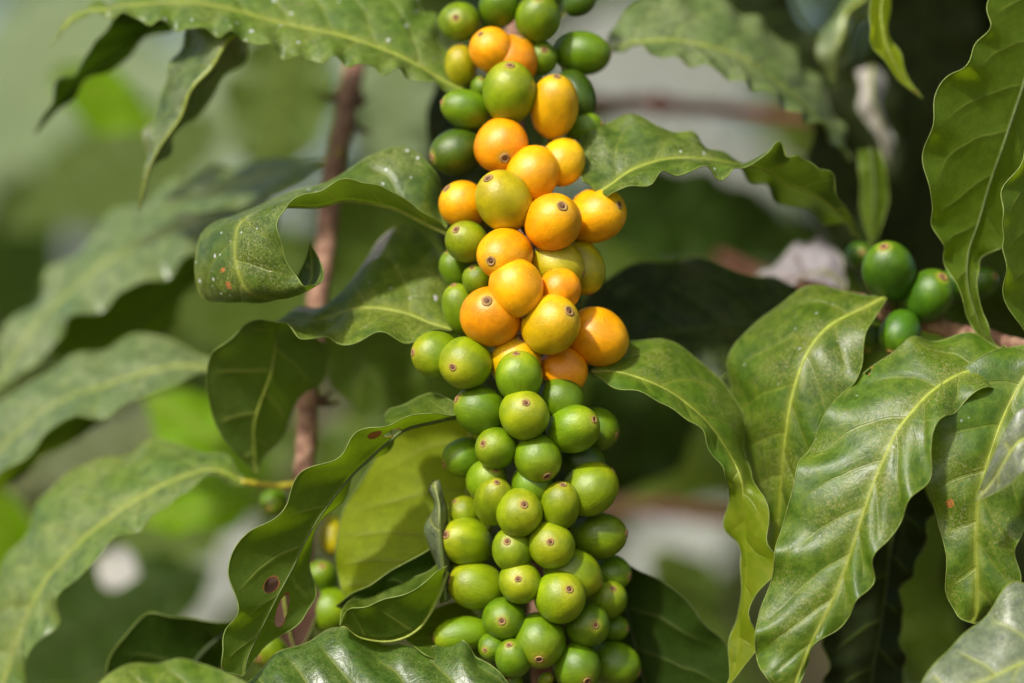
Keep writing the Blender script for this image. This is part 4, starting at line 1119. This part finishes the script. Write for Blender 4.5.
# ------------------------------------------------------------------ distant setting
def scatter(name, label, boxes, mats, size, seed, cat='foliage'):
    """a mass of leaves nobody could count"""
    r = np.random.default_rng(seed)
    vs, fs, mi, uA, uB = [], [], [], [], []
    for (x0, x1, y0, y1, z0, z1, cnt) in boxes:
        for _ in range(cnt):
            c = np.array([r.uniform(x0, x1), r.uniform(y0, y1), r.uniform(z0, z1)])
            ln = size * r.uniform(0.6, 1.3)
            wd = ln * r.uniform(0.36, 0.5)
            a = r.uniform(0, 2 * np.pi)
            el = r.uniform(-1.1, 0.3)
            t = np.array([math.cos(a) * math.cos(el), math.sin(a) * math.cos(el), math.sin(el)])
            up = np.array([0, 0, 1.0]) + r.normal(0, 0.45, 3)
            w = np.cross(t, up)
            w /= np.linalg.norm(w) + 1e-9
            nn = np.cross(w, t)
            o0 = len(vs)
            ss = (0, 0.2, 0.45, 0.72, 1.0)
            ww = (0.03, 0.42, 0.5, 0.34, 0.02)
            for s, q in zip(ss, ww):
                cc = c + t * (s - 0.5) * ln - nn * ln * 0.35 * (s - 0.3) ** 2
                for u in (-1, 0, 1):
                    vs.append(cc + w * u * q * wd + nn * abs(u) * q * wd * 0.25)
                    uA.append((u * q * wd * 1000, s * ln * 1000))
                    uB.append((u, s))
            m = r.integers(0, len(mats))
            for k in range(4):
                for u in range(2):
                    b = o0 + k * 3 + u
                    fs.append((b, b + 1, b + 4, b + 3))
                    mi.append(m)
    o = link_mesh(name, vs, fs, mats, None, True, mi)
    me = o.data
    li = np.zeros(len(me.loops), dtype=np.int32)
    me.loops.foreach_get('vertex_index', li)
    for nm, src in (('UVMap', uA), ('norm', uB)):
        lay = me.uv_layers.new(name=nm)
        lay.uv.foreach_set('vector', np.array(src, dtype=np.float32)[li].ravel())
    o['label'] = label
    o['category'] = cat
    o['kind'] = 'stuff'
    return o


scatter('background_foliage', 'out of focus green coffee foliage filling the distance',
        [(-1.3, 0.05, 2.3, 3.6, 0.1, 1.32, 900), (-0.1, 1.4, 1.9, 3.2, 0.1, 2.3, 2600), (-1.3, 0.2, 3.0, 4.5, 1.2, 2.3, 380)],
        [LM['fresh'], LM['shade'], LM['shade'], LM['olive']], 0.15, 3)
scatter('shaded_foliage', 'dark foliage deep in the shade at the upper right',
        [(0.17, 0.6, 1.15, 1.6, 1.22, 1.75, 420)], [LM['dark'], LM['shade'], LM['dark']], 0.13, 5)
# unseen leaves added above the view to shade the right and the background
scatter('added_shade_foliage', 'unseen leaves added above the view to shade the background',
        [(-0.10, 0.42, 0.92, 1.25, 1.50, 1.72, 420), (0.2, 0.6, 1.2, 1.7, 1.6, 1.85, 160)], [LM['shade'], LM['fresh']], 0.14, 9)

# ground and sky
soil = simple_mat('soil', (0.11, 0.07, 0.045), 0.95, 0.5, 6.0, 0.1, 0.02, (0.06, 0.05, 0.02))
N_ = 80
gx = np.sign(np.linspace(-1, 1, N_)) * np.abs(np.linspace(-1, 1, N_)) ** 3 * 400
gv = [(x, y, 0.03 * math.sin(x * 2.1 + y) + 0.02 * math.sin(3.3 * y - x)) for y in gx for x in gx]
gf = [(j * N_ + i, j * N_ + i + 1, (j + 1) * N_ + i + 1, (j + 1) * N_ + i) for j in range(N_ - 1) for i in range(N_ - 1)]
g = link_mesh('ground', gv, gf, soil)
g['kind'] = 'structure'
g['label'] = 'brown plantation soil below the bushes'
g['category'] = 'ground'

# ------------------------------------------------------------------ light
sunv = Vector((-0.42, -0.60, 0.68)).normalized()
w = bpy.data.worlds.new('World')
SC.world = w
w.use_nodes = True
wt = w.node_tree
wt.nodes.clear()
sky = wt.nodes.new('ShaderNodeTexSky')
sky.sky_type = 'NISHITA'
sky.sun_disc = False
sky.sun_elevation = math.asin(sunv.z)
sky.sun_rotation = math.atan2(sunv.x, sunv.y)
sky.dust_density = 3.5
sky.air_density = 0.9
sky.ozone_density = 0.6
bg = wt.nodes.new('ShaderNodeBackground')
bg.inputs[1].default_value = 0.14
wo = wt.nodes.new('ShaderNodeOutputWorld')
wt.links.new(sky.outputs[0], bg.inputs[0])
wt.links.new(bg.outputs[0], wo.inputs[0])
sl = bpy.data.lights.new('Sun', 'SUN')
sl.energy = 3.7
sl.angle = math.radians(3.5)
sl.color = (1.0, 0.965, 0.90)
so = bpy.data.objects.new('Sun', sl)
COL.objects.link(so)
so.rotation_mode = 'QUATERNION'
so.rotation_quaternion = sunv.to_track_quat('Z', 'Y')
so.location = sunv * 5

# ------------------------------------------------------------------ camera
cam = bpy.data.cameras.new('Camera')
co = bpy.data.objects.new('Camera', cam)
COL.objects.link(co)
co.location = (0, 0, CAMZ)
co.rotation_euler = (math.radians(90), 0, 0)
cam.lens = LENS
cam.sensor_width = 36.0
cam.clip_start = 0.05
cam.clip_end = 2000
cam.dof.use_dof = True
cam.dof.focus_distance = FOC - 0.004
cam.dof.aperture_fstop = 3.0
SC.camera = co
SC.view_settings.view_transform = 'Standard'
SC.view_settings.look = 'None'
SC.view_settings.exposure = 0.27
SC.view_settings.gamma = 1.0
SC.cycles.use_denoising = True
SC.cycles.max_bounces = 8
SC.cycles.transparent_max_bounces = 4
SC.cycles.sample_clamp_indirect = 8.0
